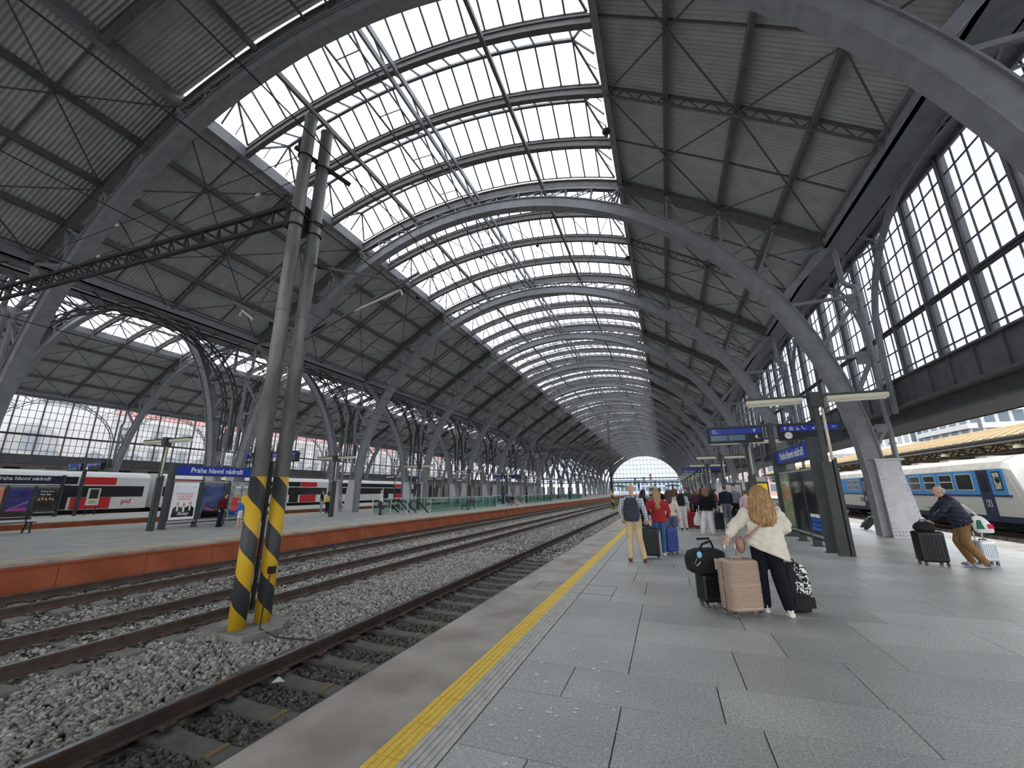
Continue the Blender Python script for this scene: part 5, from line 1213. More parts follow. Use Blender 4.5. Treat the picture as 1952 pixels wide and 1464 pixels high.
# ------------------------------------------------------------------ people
SKINS = {'fair': (214, 168, 142), 'tan': (186, 134, 104)}
for k_, v_ in SKINS.items(): mat('skin_' + k_, v_, 0.55, 0, 0.05, 30)
mat('eye_dark', (30, 24, 22), 0.3); mat('lip', (170, 96, 88), 0.5)
_CL = {}
def cloth(rgb, rgb2=None, var=0.10, sc=9.0):
    key = (rgb, rgb2)
    if key not in _CL:
        nm = 'cloth_%d_%d_%d' % rgb + ('b' if rgb2 else ''); mat(nm, rgb, 0.85, 0, 0 if rgb2 else var, sc, rgb2=rgb2, bump=0.25, bscale=26, spec=0.2); _CL[key] = nm
    return _CL[key]
def plaid():
    m = mat('cloth_plaid', (232, 234, 238), 0.85); nt = m.node_tree; p = nt.nodes['Principled BSDF']
    tc = nt.nodes.new('ShaderNodeTexCoord'); prev = None
    for ax, sc in (('X', 5.5), ('Z', 5.5)):
        wv = nt.nodes.new('ShaderNodeTexWave'); wv.bands_direction = ax; wv.inputs['Scale'].default_value = sc; nt.links.new(tc.outputs['Object'], wv.inputs[0])
        rp = nt.nodes.new('ShaderNodeValToRGB'); rp.color_ramp.elements[0].position = 0.04; rp.color_ramp.elements[1].position = 0.14; rp.color_ramp.elements[0].color = srgb(120, 126, 140); rp.color_ramp.elements[1].color = srgb(236, 238, 242)
        nt.links.new(wv.outputs['Fac'], rp.inputs[0])
        if prev is None: prev = rp.outputs[0]
        else:
            mx = nt.nodes.new('ShaderNodeMix'); mx.data_type = 'RGBA'; mx.blend_type = 'MULTIPLY'; mx.inputs[0].default_value = 1; nt.links.new(prev, mx.inputs[6]); nt.links.new(rp.outputs[0], mx.inputs[7]); prev = mx.outputs[2]
    nt.links.new(prev, p.inputs['Base Color'])
plaid()
def quilt(name, c1, c2, chev, sc):
    m = mat(name, c1, 0.7); nt = m.node_tree; p = nt.nodes['Principled BSDF']
    tc = nt.nodes.new('ShaderNodeTexCoord'); sp = nt.nodes.new('ShaderNodeSeparateXYZ'); nt.links.new(tc.outputs['Object'], sp.inputs[0])
    ab = nt.nodes.new('ShaderNodeMath'); ab.operation = 'ABSOLUTE'; nt.links.new(sp.outputs[0], ab.inputs[0])
    ml = nt.nodes.new('ShaderNodeMath'); ml.operation = 'MULTIPLY_ADD'; ml.inputs[1].default_value = chev; nt.links.new(ab.outputs[0], ml.inputs[0]); nt.links.new(sp.outputs[2], ml.inputs[2])
    q = nt.nodes.new('ShaderNodeMath'); q.operation = 'MULTIPLY'; q.inputs[1].default_value = sc; nt.links.new(ml.outputs[0], q.inputs[0])
    fr = nt.nodes.new('ShaderNodeMath'); fr.operation = 'PINGPONG'; fr.inputs[1].default_value = 1.0; nt.links.new(q.outputs[0], fr.inputs[0])
    rp = nt.nodes.new('ShaderNodeValToRGB'); rp.color_ramp.elements[0].position = 0.12; rp.color_ramp.elements[1].position = 0.34; rp.color_ramp.elements[0].color = srgb(*c2); rp.color_ramp.elements[1].color = srgb(*c1)
    nt.links.new(fr.outputs[0], rp.inputs[0]); nt.links.new(rp.outputs[0], p.inputs['Base Color'])
    bn = nt.nodes.new('ShaderNodeBump'); bn.inputs['Strength'].default_value = 0.6; bn.inputs['Distance'].default_value = 0.03; nt.links.new(fr.outputs[0], bn.inputs['Height']); nt.links.new(bn.outputs[0], p.inputs['Normal'])
quilt('quilt_red', (196, 40, 46), (84, 22, 28), 0.35, 36); quilt('quilt_navy', (34, 42, 62), (20, 26, 40), 0.0, 22)
for nm_, c1, c2 in (('hair_blonde', (206, 168, 118), (140, 98, 58)), ('hair_brown', (84, 58, 42), (44, 30, 24)), ('hair_black', (34, 28, 28), (18, 15, 15)), ('hair_grey', (200, 198, 194), (150, 148, 146)), ('hair_darkblonde', (168, 128, 84), (104, 72, 44)), ('hair_red', (140, 72, 44), (84, 42, 28))):
    mat(nm_, c1, 0.45, 0, 0, 14, rgb2=c2, stretch=(6, 6, 0.5), bump=0.4, bscale=20)
def remesh(mb, vox, mats, name, smooth=2, post=None):
    """one continuous skin over the given volumes; colours follow the volume each face came from."""
    me = bpy.data.meshes.new('tmp'); me.from_pydata(mb.v, [], mb.f); ob = bpy.data.objects.new('tmp', me)
    md = ob.modifiers.new('r', 'REMESH'); md.mode = 'VOXEL'; md.voxel_size = vox
    sm = ob.modifiers.new('s', 'SMOOTH'); sm.iterations = smooth; sm.factor = 0.5
    out = evaluated(ob)
    kd = kdtree.KDTree(len(mb.v))
    for i, v in enumerate(mb.v): kd.insert(v, i)
    kd.balance(); out.materials.clear()
    for m in mats: out.materials.append(M_[m])
    if len(mats) > 1:
        out.polygons.foreach_set('material_index', [mb.reg[kd.find(p.center)[1]] for p in out.polygons])
    if post:
        for v in out.vertices: v.co = post(v.co)
    out.polygons.foreach_set('use_smooth', [True] * len(out.polygons)); out.name = name
    return out
def fine(a, b, n): 
    a, b = Vector(a), Vector(b); return [a.lerp(b, i / n) for i in range(n + 1)]
def dense(pts, rs, k=4):
    """subdivide a polyline and its radii so colour regions stay crisp."""
    P, R = [], []
    for i in range(len(pts) - 1):
        for j in range(k): t = j / k; P.append(Vector(pts[i]).lerp(Vector(pts[i + 1]), t)); R.append(rs[i] + (rs[i + 1] - rs[i]) * t)
    P.append(Vector(pts[-1])); R.append(rs[-1]); return P, R
def hand(m, wrist, d, side, up, s=1.0, curl=0.5):
    """palm, four unequal bent fingers and a thumb leaving the side of the palm."""
    d = Vector(d).normalized(); u = Vector(up); u = (u - d * u.dot(d)).normalized(); x = d.cross(u) * side; w = Vector(wrist)
    m.tube([w - d * 0.02 * s, w + d * 0.03 * s, w + d * 0.085 * s], [0.024 * s, 0.036 * s, 0.034 * s], 8, flat=0.5, up=x)
    for k, (off, ln) in enumerate(((-0.029, 0.062), (-0.010, 0.074), (0.009, 0.07), (0.027, 0.054))):
        p = w + d * 0.078 * s + x * off * s; a = curl * 0.6; pts = [p]
        for q in range(3): p = p + (d * math.cos(a) - u * math.sin(a)) * ln * s * (0.45, 0.32, 0.28)[q]; pts.append(p); a += curl * 0.8
        m.tube(pts, [0.0095 * s, 0.0092 * s, 0.0085 * s, 0.0065 * s], 6)
    p = w + d * 0.025 * s - x * 0.03 * s
    m.tube([p, p + (d * 0.5 - x * 0.7 - u * 0.3) * 0.035 * s, p + (d * 0.9 - x * 0.75 - u * 0.5) * 0.06 * s], [0.012 * s, 0.0105 * s, 0.008 * s], 6)
def make_person(label, loc, rz=0.0, H=1.72, skin='fair', top='', bottom='', shoe='', hair=('short', 'hair_brown'), arms=None, legs=None, lean=0.0, turn=0.0, vox=0.019, pw=1.0, tw=1.0, sleeve=True, short_leg=False, group=None, sit=False, coat=0.0, pitch=0.0, belly=0.0, name='person'):
    S = H / 1.72; sk = 'skin_' + skin; r = thing(name, label, 'person', loc, rz, group)
    m = MB(); V = lambda *a: Vector(a) * S
    # legs: (knee, ankle) for right (+x) and left
    legs = legs or (((0.095, 0.02, 0.5), (0.1, -0.02, 0.09)), ((-0.095, 0.02, 0.5), (-0.1, -0.02, 0.09)))
    for sd, (kn, an) in zip((1, -1), legs):
        hp = V(0.088 * sd, 0, 0.93); kn, an = V(*kn), V(*an); m.r = 2
        wide = [0.1 * min(pw, 1.2), 0.085 * pw ** 0.5, 0.066 * pw, 0.062 * pw, 0.052 * pw]
        pts = [hp, hp.lerp(kn, 0.45), kn, kn.lerp(an, 0.45), an]
        P, R = dense(pts, [q * S for q in wide])
        if short_leg:
            n = 8; m.tube(P[:n + 1], R[:n + 1], 10); m.r = 0; m.tube(P[n:], [q * 0.8 for q in R[n:]], 10)
        else: m.tube(P, R, 10)
        m.r = 3; f = Vector((0, 1, 0)); a = Vector((an.x, an.y, an.z - 0.045 * S))
        m.tube([a - f * 0.075 * S, a - f * 0.03 * S, a + f * 0.06 * S, a + f * 0.14 * S, a + f * 0.185 * S], [0.035 * S, 0.046 * S, 0.044 * S, 0.038 * S, 0.022 * S], 10, flat=0.95)
    q_ = 0.92 if coat else 1.0; m.r = 2; m.loft([(V(0, 0, 0.86), 0.13 * S, 0.09 * S), (V(0, 0, 0.9), 0.165 * S * q_, 0.12 * S * q_), (V(0, -0.005, 0.96), 0.165 * S * q_, 0.12 * S * q_), (V(0, 0, 0.98), 0.14 * S * q_, 0.1 * S * q_)], 20)
    up0 = len(m.v); m.r = 1
    rg = []
    for z, rx, ry, yo in ((0.97 - coat, 0.172 + coat * 0.25, 0.13 + coat * 0.2, 0), (1.02 - coat * 0.5, 0.165, 0.125, 0), (1.08, 0.152, 0.115, 0), (1.16, 0.155, 0.115, 0.0), (1.24, 0.168, 0.12, 0), (1.32, 0.18, 0.12, -0.005), (1.38, 0.178, 0.108, -0.01), (1.425, 0.13, 0.085, -0.012), (1.45, 0.075, 0.07, -0.01)):
        rg.append((V(0, yo + belly * 0.5 * (1 if z < 1.25 else 0), z), rx * tw * S, (ry + belly * (1 if z < 1.25 else 0.3)) * tw * S))
    rd = []
    for a_, b_ in zip(rg, rg[1:]):
        for q in range(3): t = q / 3; rd.append((a_[0].lerp(b_[0], t), a_[1] + (b_[1] - a_[1]) * t, a_[2] + (b_[2] - a_[2]) * t))
    for q in range(1, 5): rd.insert(0, (rg[0][0], rg[0][1] * (1 - q * 0.22), rg[0][2] * (1 - q * 0.22)))
    m.loft(rd + [rg[-1]], 40); m.r = 0
    m.tube([V(0, -0.01, 1.42), V(0, 0.0, 1.47), V(0, 0.012, 1.53)], [0.055 * S, 0.05 * S, 0.05 * S], 10)
    R1 = Matrix.Rotation(-lean, 3, 'X'); piv = V(0, 0, 0.96)
    for i in range(up0, len(m.v)): m.v[i] = tuple(piv + R1 @ (Vector(m.v[i]) - piv))
    tr = lambda p: piv + R1 @ (p - piv)
    neck = tr(V(0, 0.005, 1.5)); hc = neck + Matrix.Rotation(-(lean * 0.5 + pitch), 3, 'X') @ V(0, 0.022, 0.105)
    RT = Matrix.Rotation(turn, 3, 'Z') @ Matrix.Rotation(-(lean * 0.4 + pitch), 3, 'X'); h = lambda x, y, z: hc + RT @ V(x, y, z)
    def blob(c, rx, ry, rz, mm=m):
        b = len(mm.v); mm.ball((0, 0, 0), rx * S, ry * S, rz * S, 14, 9)
        for i in range(b, len(mm.v)): mm.v[i] = tuple(hc + RT @ (Vector(c) * S + Vector(mm.v[i])))
    hd0 = len(m.v); m.r = 0
    blob((0, -0.005, 0.01), 0.074, 0.094, 0.1); blob((0, 0.03, -0.055), 0.054, 0.058, 0.062)
    m.tube([h(0, 0.086, 0.012), h(0, 0.104, -0.022), h(0, 0.088, -0.034)], [0.009 * S, 0.014 * S, 0.009 * S], 8)
    for e in (-1, 1): blob((e * 0.076, -0.005, -0.012), 0.012, 0.02, 0.03)
    arms = arms or (((0.24, -0.03, 1.13), (0.25, 0.06, 0.88)), ((-0.24, -0.03, 1.13), (-0.25, 0.06, 0.88)))
    hands = []
    for sd, (el, ha) in zip((1, -1), arms):
        sh = tr(V(0.168 * sd * tw, -0.01, 1.385)); el, ha = V(*el), V(*ha); k = 0.012 if sleeve else 0.0
        m.r = 1; P, R = dense([sh, sh.lerp(el, 0.5), el], [(0.058 + k) * S, (0.05 + k) * S, (0.043 + k) * S]); m.tube(P, R, 10)
        m.r = 1 if sleeve else 0; P, R = dense([el, el.lerp(ha, 0.5), ha], [(0.043 + k) * S, (0.038 + k) * S, (0.029 + k * 0.8) * S]); m.tube(P, R, 10)
        hands.append((ha, (ha - el).normalized(), sd))
    mats = [sk, top, bottom, shoe, hair[1], 'eye_dark', 'lip']
    me = remesh(m, vox, mats, 'body')
    # hands, eyes and lips finish the same mesh
    x = MB(); x.mi = 0
    for ha, d, sd in hands: hand(x, ha, d, sd, (0, 0, 1) if abs(d.z) < 0.7 else (0, -1, 0.0), S * 1.05, 0.55)
    x.mi = 5
    for e in (-1, 1): blob((e * 0.03, 0.083, 0.012), 0.011, 0.008, 0.007, x)
    x.mi = 6; blob((0, 0.084, -0.062), 0.02, 0.008, 0.006, x)
    bm = bmesh.new(); bm.from_mesh(me); t = bpy.data.meshes.new('t'); t.from_pydata(x.v, [], x.f); t.polygons.foreach_set('material_index', x.m); t.polygons.foreach_set('use_smooth', [True] * len(x.f)); bm.from_mesh(t); bmesh.ops.recalc_face_normals(bm, faces=bm.faces[:]); bm.to_mesh(me); bm.free()
    put('body', me, r)
    st = hair[0]
    if st != 'bald':
        g = MB()
        blob((0, -0.02, 0.022), 0.084, 0.096, 0.1, g); blob((0, 0.03, 0.075), 0.06, 0.055, 0.04, g)
        if st in ('short',): blob((0, -0.055, -0.035), 0.07, 0.05, 0.06, g)
        if st in ('long', 'mid'):
            ln = 0.3 if st == 'long' else 0.17
            g.tube([h(0, -0.03, 0.05), h(0, -0.075, -0.02), h(0, -0.095, -0.1), h(0, -0.105, -0.1 - ln * 0.5), h(0, -0.1, -0.1 - ln)], [0.07 * S, 0.088 * S, 0.1 * S, 0.105 * S, 0.06 * S], 12, flat=0.55, up=RT @ Vector((1, 0, 0)))
            for e in (-1, 1): g.tube([h(e * 0.06, 0.02, 0.07), h(e * 0.083, 0.0, 0.0), h(e * 0.09, -0.02, -0.1), h(e * 0.085, -0.04, -0.18)], [0.02 * S, 0.024 * S, 0.026 * S, 0.012 * S], 8)
        if st == 'bun': blob((0, -0.1, 0.05), 0.045, 0.045, 0.045, g)
        put('hair', remesh(g, 0.016 if vox < 0.016 else 0.02, [hair[1]], 'hair', 3), r)
    if st == 'cap_grey': pass
    return r, hc, S
C_ = cloth
# --- the traveller with the pale jacket -----------------------------
wp, hc, S = make_person('woman with long blonde hair and black trousers leaning on a taupe suitcase', (1.2, 6.82, 0), 0.12, 1.66, 'fair', C_((222, 214, 200)), C_((24, 26, 34)), C_((236, 232, 226)), ('bald', 'hair_blonde'),
    arms=(((0.3, 0.04, 1.14), (0.2, 0.22, 1.0)), ((-0.36, 0.03, 1.16), (-0.47, -0.02, 1.0))), legs=(((0.12, 0.03, 0.5), (0.16, -0.08, 0.09)), ((-0.1, 0.06, 0.5), (-0.08, 0.1, 0.09))), vox=0.013, pw=1.42)
mat('jacket_cream', (228, 220, 204), 0.8, 0, 0.05, 6, bump=0.5, bscale=9)
j = MB()
for z, rx, ry in ((0.78, 0.245, 0.185), (0.9, 0.24, 0.18), (1.0, 0.225, 0.165), (1.1, 0.21, 0.15), (1.22, 0.205, 0.142), (1.32, 0.205, 0.135), (1.38, 0.175, 0.115), (1.43, 0.1, 0.085)): pass
j.loft([(Vector((0.02, 0.0, z)) , rx, ry) for z, rx, ry in ((0.78, 0.25, 0.19), (0.84, 0.245, 0.186), (0.9, 0.24, 0.18), (1.0, 0.225, 0.165), (1.1, 0.21, 0.15), (1.2, 0.205, 0.142), (1.3, 0.2, 0.135), (1.35, 0.17, 0.115), (1.4, 0.09, 0.08))], 28)
P_, R_ = dense([(0.17, 0, 1.32), (0.24, 0.01, 1.22), (0.3, 0.04, 1.1), (0.21, 0.2, 0.98)], [0.085, 0.085, 0.08, 0.06]); j.tube(P_, R_, 14)
P_, R_ = dense([(-0.17, 0, 1.32), (-0.26, 0.0, 1.2), (-0.345, 0.03, 1.11), (-0.445, -0.015, 0.985)], [0.085, 0.085, 0.08, 0.056]); j.tube(P_, R_, 14)
def jpost(c):
    k = min(1.0, max(0.0, (1.08 - c.z) / 0.3)); inn = 1.0 if abs(c.x) < 0.27 else 0.0
    w_ = 0.006 * math.sin(c.z * 46 + c.x * 30) + 0.006 * math.sin(c.x * 58 - c.z * 22) + 0.004 * math.sin(c.z * 90 + c.y * 40)
    n = Vector((c.x, c.y * 1.4, 0)).normalized() if abs(c.x) + abs(c.y) > 1e-4 else Vector()
    return Vector((c.x, c.y, c.z - 0.42 * k * inn * (c.x + 0.02))) + n * w_
put('jacket', remesh(j, 0.012, ['jacket_cream'], 'jacket', 2, jpost), wp)
# long wavy hair: a core and many strands
g = MB(); c0 = hc
g.ball(c0 + Vector((0, -0.018, 0.015)), 0.092, 0.108, 0.108, 18, 11)
g.tube([c0 + Vector((0, -0.04, 0.05)), c0 + Vector((0, -0.1, -0.06)), c0 + Vector((0.0, -0.14, -0.2)), c0 + Vector((0.005, -0.155, -0.34)), c0 + Vector((0.01, -0.15, -0.44))], [0.09, 0.115, 0.14, 0.15, 0.09], 18, flat=0.42, up=(1, 0, 0))
hair = put('hair', remesh(g, 0.016, ['hair_blonde'], 'hair', 3), wp)
g = MB()
for k in range(150):
    a = random.uniform(-1.35, 1.35); x0 = math.sin(a); rr = random.uniform(0.98, 1.05); L = random.uniform(0.4, 0.5) * (1 - 0.12 * abs(x0)); ph = random.uniform(0, 6)
    pts = [c0 + Vector((x0 * 0.05, -0.02 - 0.05 * math.cos(a), 0.115))]
    for q in range(1, 9):
        t = q / 8; wd = 0.095 + 0.075 * min(1, t * 1.6) - 0.03 * max(0, t - 0.8) * 3
        pts.append(c0 + Vector((x0 * wd * rr + 0.008 * math.sin(t * 13 + ph), -(0.1 + 0.085 * min(1, t * 1.5)) * math.cos(a) ** 0.6 * rr - 0.02 + 0.006 * math.sin(t * 11 + ph), 0.1 - L * 1.12 * t)))
    g.tube(pts, [0.004] + [random.uniform(0.006, 0.010)] * 7 + [0.002], 5)
tag(g.build('hair_strands', 'hair_blonde', hair, True), kind='stuff')
mat('bag_pink', (176, 130, 118), 0.55, 0, 0.1, 8)
bagp = thing('shoulder_bag', 'small dusty pink shoulder bag hanging at the hip of the woman in the pale jacket', 'bag', (1.2, 6.82, 0), 0.12)
m = MB(); m.ball((-0.3, 0.06, 0.86), 0.06, 0.09, 0.12, 14, 9); m.build('pouch', 'bag_pink', bagp, True)
m = MB(); m.tube([(-0.3, 0.0, 0.93), (-0.22, -0.16, 1.02), (-0.08, -0.17, 1.13), (0.06, -0.165, 1.26), (0.13, -0.1, 1.38)], 0.014, 6, flat=0.5); m.build('strap', 'bag_pink', bagp)
# --- bald man with rucksack -------------------------------------------
make_person('bald man in a white checked shirt and khaki trousers, seen from behind', (-0.82, 10.62, 0), -0.05, 1.76, 'fair', 'cloth_plaid', C_((206, 184, 146)), C_((112, 64, 56)), ('bald', 'hair_grey'), vox=0.015, pw=1.12, tw=1.12,
    arms=(((0.27, -0.05, 1.12), (0.3, 0.08, 0.9)), ((-0.27, -0.06, 1.12), (-0.24, 0.06, 0.92))), legs=(((0.11, 0.02, 0.5), (0.2, -0.02, 0.09)), ((-0.1, 0.02, 0.5), (-0.12, -0.02, 0.09))))
# --- woman in red quilted jacket --------------------------------------
rp_, hc, S = make_person('woman with straight blonde hair in a red quilted jacket and jeans', (-0.27, 11.75, 0), 0.1, 1.66, 'fair', 'quilt_red', C_((74, 104, 142)), C_((226, 226, 226)), ('long', 'hair_blonde'), vox=0.015, tw=1.18, coat=0.1,
    arms=(((0.28, -0.02, 1.1), (0.24, 0.14, 0.95)), ((-0.3, -0.05, 1.1), (-0.33, 0.05, 0.86))), legs=(((0.08, 0.03, 0.5), (0.07, -0.02, 0.09)), ((-0.09, 0.02, 0.5), (-0.1, 0.02, 0.09))))
g = MB()
for k in range(70):
    x0 = random.uniform(-1, 1); pts = []
    for q in range(7):
        t = q / 6; pts.append(hc + Vector((x0 * (0.06 + 0.045 * t), -0.1 - 0.06 * min(1, t * 2) * math.sqrt(1 - x0 * x0 * 0.8), 0.08 - 0.52 * t * (1 - 0.15 * abs(x0)))))
    g.tube(pts, [0.004] + [0.009] * 5 + [0.002], 5)
tag(g.build('hair_strands', 'hair_blonde', rp_, True), kind='stuff')
# --- elderly man with two suitcases ----------------------------------
op, hc, S = make_person('elderly man in a dark quilted jacket and brown trousers bending over a black suitcase', (5.92, 12.05, 0), 1.35, 1.72, 'fair', 'quilt_navy', C_((138, 106, 68)), C_((46, 62, 108), (220, 222, 226)), ('bald', 'hair_grey'), vox=0.015, lean=0.42, pw=1.3, tw=1.2, pitch=-0.12, belly=0.03, coat=0.1,
    arms=(((0.3, 0.36, 1.12), (0.12, 0.5, 0.92)), ((-0.3, 0.36, 1.1), (-0.1, 0.5, 0.92))), legs=(((0.1, 0.13, 0.5), (0.11, -0.02, 0.09)), ((-0.1, 0.06, 0.5), (-0.12, -0.16, 0.09))))
g = MB(); 
g.ball(hc + Vector((0, -0.06, 0.0)), 0.078, 0.06, 0.07, 14, 8); put('hair', remesh(g, 0.016, ['hair_grey'], 'hair'), op)
m = MB(); m.tube([hc + Vector((0.07, -0.08, -0.12)), hc + Vector((0.0, -0.15, -0.1)), hc + Vector((-0.07, -0.08, -0.12)), hc + Vector((0.0, 0.0, -0.17)), hc + Vector((0.07, -0.08, -0.12))], 0.035, 8); m.build('collar', C_((70, 28, 34)), op, True)
# --- the waiting crowd ------------------------------------------------
BK, WH, NV, GR = C_((28, 28, 32)), C_((228, 228, 226)), C_((32, 38, 54)), C_((96, 98, 102))
CROWD = [
 # x, y, rz, H, skin, top, bottom, shoe, hair, extra, label
 (-0.78, 15.0, -0.9, 1.64, 'fair', BK, BK, BK, ('long', 'hair_black'), {}, 'dark-haired woman in black standing between the bald man and the red jacket'),
 (0.02, 13.1, 0.05, 1.62, 'fair', C_((226, 206, 198)), C_((80, 100, 130)), WH, ('long', 'hair_brown'), {}, 'brown-haired woman in a pale top half hidden by the red jacket'),
 (0.17, 19.9, 0.1, 1.64, 'fair', C_((214, 204, 186)), C_((150, 84, 90)), WH, ('mid', 'hair_brown'), {}, 'woman in a beige top and dusty pink trousers beside the white-clad rucksack carrier'),
 (0.56, 19.55, 0.15, 1.66, 'fair', WH, WH, BK, ('short', 'hair_grey'), {'lean': 0.08}, 'person dressed in white carrying a black rucksack'),
 (1.1, 20.9, 2.2, 1.68, 'fair', C_((84, 48, 78)), BK, BK, ('mid', 'hair_brown'), {'arms': (((0.24, 0.05, 1.13), (0.12, 0.28, 1.12)), ((-0.24, 0.05, 1.13), (-0.12, 0.28, 1.12)))}, 'woman in a plum top facing the hooded girl'),
 (1.34, 17.6, 0.5, 1.68, 'fair', BK, WH, C_((222, 216, 204)), ('mid', 'hair_darkblonde'), {'pw': 1.55, 'tw': 1.2, 'coat': 0.08, 'legs': (((0.1, 0.0, 0.5), (0.14, 0.02, 0.09)), ((-0.14, 0.06, 0.5), (-0.22, 0.06, 0.09)))}, 'girl in a black bomber jacket and wide white trousers'),
 (1.52, 18.9, 0.2, 1.72, 'fair', C_((40, 40, 46)), C_((178, 186, 196)), WH, ('short', 'hair_darkblonde'), {}, 'traveller in dark top and light jeans behind the wide white trousers'),
 (2.38, 20.7, 0.35, 1.84, 'fair', NV, C_((104, 108, 116)), WH, ('short', 'hair_red'), {'tw': 1.16, 'legs': (((0.1, 0.08, 0.52), (0.12, 0.0, 0.09)), ((-0.1, 0.0, 0.5), (-0.12, -0.26, 0.16)))}, 'tall man in a navy jacket walking away, one heel lifted'),
 (2.86, 21.6, 2.6, 1.86, 'fair', C_((120, 124, 136)), BK, BK, ('short', 'hair_black'), {}, 'dark-haired man in a grey shirt facing us behind the navy jacket'),
 (3.1, 20.3, 0.1, 1.6, 'fair', C_((214, 180, 186)), GR, WH, ('bun', 'hair_red'), {}, 'red-haired woman in a pale pink top near the poster board'),
 (3.35, 18.6, 0.9, 1.66, 'fair', BK, BK, BK, ('long', 'hair_darkblonde'), {}, 'long-haired woman in black right behind the pale jacket'),
 (3.55, 21.4, -0.5, 1.68, 'tan', C_((196, 184, 160)), GR, WH, ('mid', 'hair_brown'), {}, 'woman in a sand top beside the second platform lamp'),
 (0.02, 24.5, 0.2, 1.74, 'fair', C_((70, 76, 84)), NV, BK, ('short', 'hair_grey'), {}, 'grey-haired man in dark clothes seen past the red jacket'),
 (0.45, 25.5, -0.2, 1.7, 'fair', C_((108, 118, 140)), BK, BK, ('mid', 'hair_red'), {}, 'auburn-haired traveller in a blue-grey jacket'),
 (1.0, 26.0, 2.9, 1.76, 'tan', C_((54, 84, 70)), NV, BK, ('short', 'hair_black'), {'arms': (((0.25, 0.06, 1.12), (0.1, 0.3, 1.18)), ((-0.25, 0.06, 1.12), (-0.1, 0.3, 1.18)))}, 'man in a dark green top looking at a phone'),
 (1.6, 23.2, 0.3, 1.7, 'fair', C_((44, 40, 50)), C_((64, 70, 96)), BK, ('long', 'hair_brown'), {}, 'brown-haired traveller in dark clothes in the middle of the crowd'),
 (2.0, 24.8, 2.5, 1.75, 'fair', C_((196, 196, 200)), NV, WH, ('short', 'hair_grey'), {}, 'fair-haired man in a light shirt facing us deep in the crowd'),
 (-0.35, 21.5, 0.6, 1.72, 'fair', BK, BK, BK, ('short', 'hair_black'), {}, 'person in black left of the pink trousers'),
 (-0.45, 27.5, 0.1, 1.74, 'fair', C_((56, 54, 60)), C_((58, 64, 80)), BK, ('short', 'hair_brown'), {}, 'distant traveller in grey near the platform edge'),
 (2.6, 28.5, 0.4, 1.72, 'fair', C_((158, 62, 60)), NV, BK, ('mid', 'hair_black'), {}, 'distant traveller in a dull red top'),
 (3.0, 31.0, -0.4, 1.7, 'fair', C_((210, 208, 200)), BK, BK, ('short', 'hair_brown'), {}, 'distant traveller in an off-white jacket'),
 (1.3, 31.5, 0.0, 1.74, 'fair', C_((60, 66, 78)), BK, BK, ('short', 'hair_black'), {}, 'distant traveller in slate blue'),
 (0.5, 34.0, 0.0, 1.72, 'fair', C_((40, 42, 48)), GR, BK, ('short', 'hair_brown'), {}, 'distant traveller in charcoal'),
 (2.2, 36.0, 0.0, 1.72, 'fair', C_((120, 96, 78)), NV, BK, ('long', 'hair_darkblonde'), {}, 'distant traveller in a brown coat'),
]
for x, y, rz, Hh, sk, tp, bt, sh, hr, ex, lb in CROWD:
    make_person(lb, (x, y, 0), rz, Hh, sk, tp, bt, sh, hr, vox=0.02 if y < 22 else 0.026, group='people waiting on our platform', **ex)
make_person('traveller in turquoise half hidden behind the post, pulling a black suitcase', (6.35, 21.1, 0), -0.3, 1.7, 'fair', C_((150, 160, 190)), C_((40, 168, 170)), WH, ('short', 'hair_black'), pw=1.4, vox=0.022, arms=(((0.28, -0.1, 1.13), (0.42, -0.2, 0.82)), ((-0.24, 0, 1.13), (-0.25, 0.1, 0.9))))
# --- across the tracks ------------------------------------------------
make_person('boy in a blue shirt and white shorts before the poster board across the tracks', (-20.0, 15.35, 0), 1.9, 1.36, 'fair', C_((66, 116, 186)), WH, C_((200, 160, 140)), ('short', 'hair_darkblonde'), vox=0.02, short_leg=True, lean=0.25)
make_person('person in maroon leaning on the poster board beside the boy', (-20.9, 15.0, 0), -1.2, 1.62, 'fair', C_((98, 26, 34)), NV, BK, ('mid', 'hair_brown'), vox=0.02, lean=0.2, tw=1.15)
make_person('man in a black T-shirt and light jeans next to the yellow jacket', (-25.0, 25.7, 0), -1.0, 1.76, 'fair', BK, C_((150, 170, 190)), WH, ('short', 'hair_brown'), vox=0.024, sleeve=False)
make_person('woman in a yellow jacket and black trousers on the middle platform', (-24.0, 25.3, 0), 1.4, 1.68, 'fair', C_((214, 200, 92)), BK, WH, ('mid', 'hair_brown'), vox=0.024)
make_person('man in a white shirt standing at the first escalator', (-19.9, 26.2, 0), -0.6, 1.76, 'fair', WH, C_((70, 72, 84)), BK, ('short', 'hair_grey'), vox=0.024)
sitlegs = (((0.1, 0.42, 0.92), (0.1, 0.47, 0.51)), ((-0.1, 0.42, 0.92), (-0.1, 0.47, 0.51)))
sp_, _, _ = make_person('seated traveller in a dark jacket and pink trousers on the bench across the tracks', (-17.5, 48.2, 0), -H, 1.7, 'fair', C_((30, 36, 44)), C_((220, 170, 170)), BK, ('short', 'hair_brown'), vox=0.026, legs=sitlegs, group='people across the tracks')
sp_.location.z = -0.42
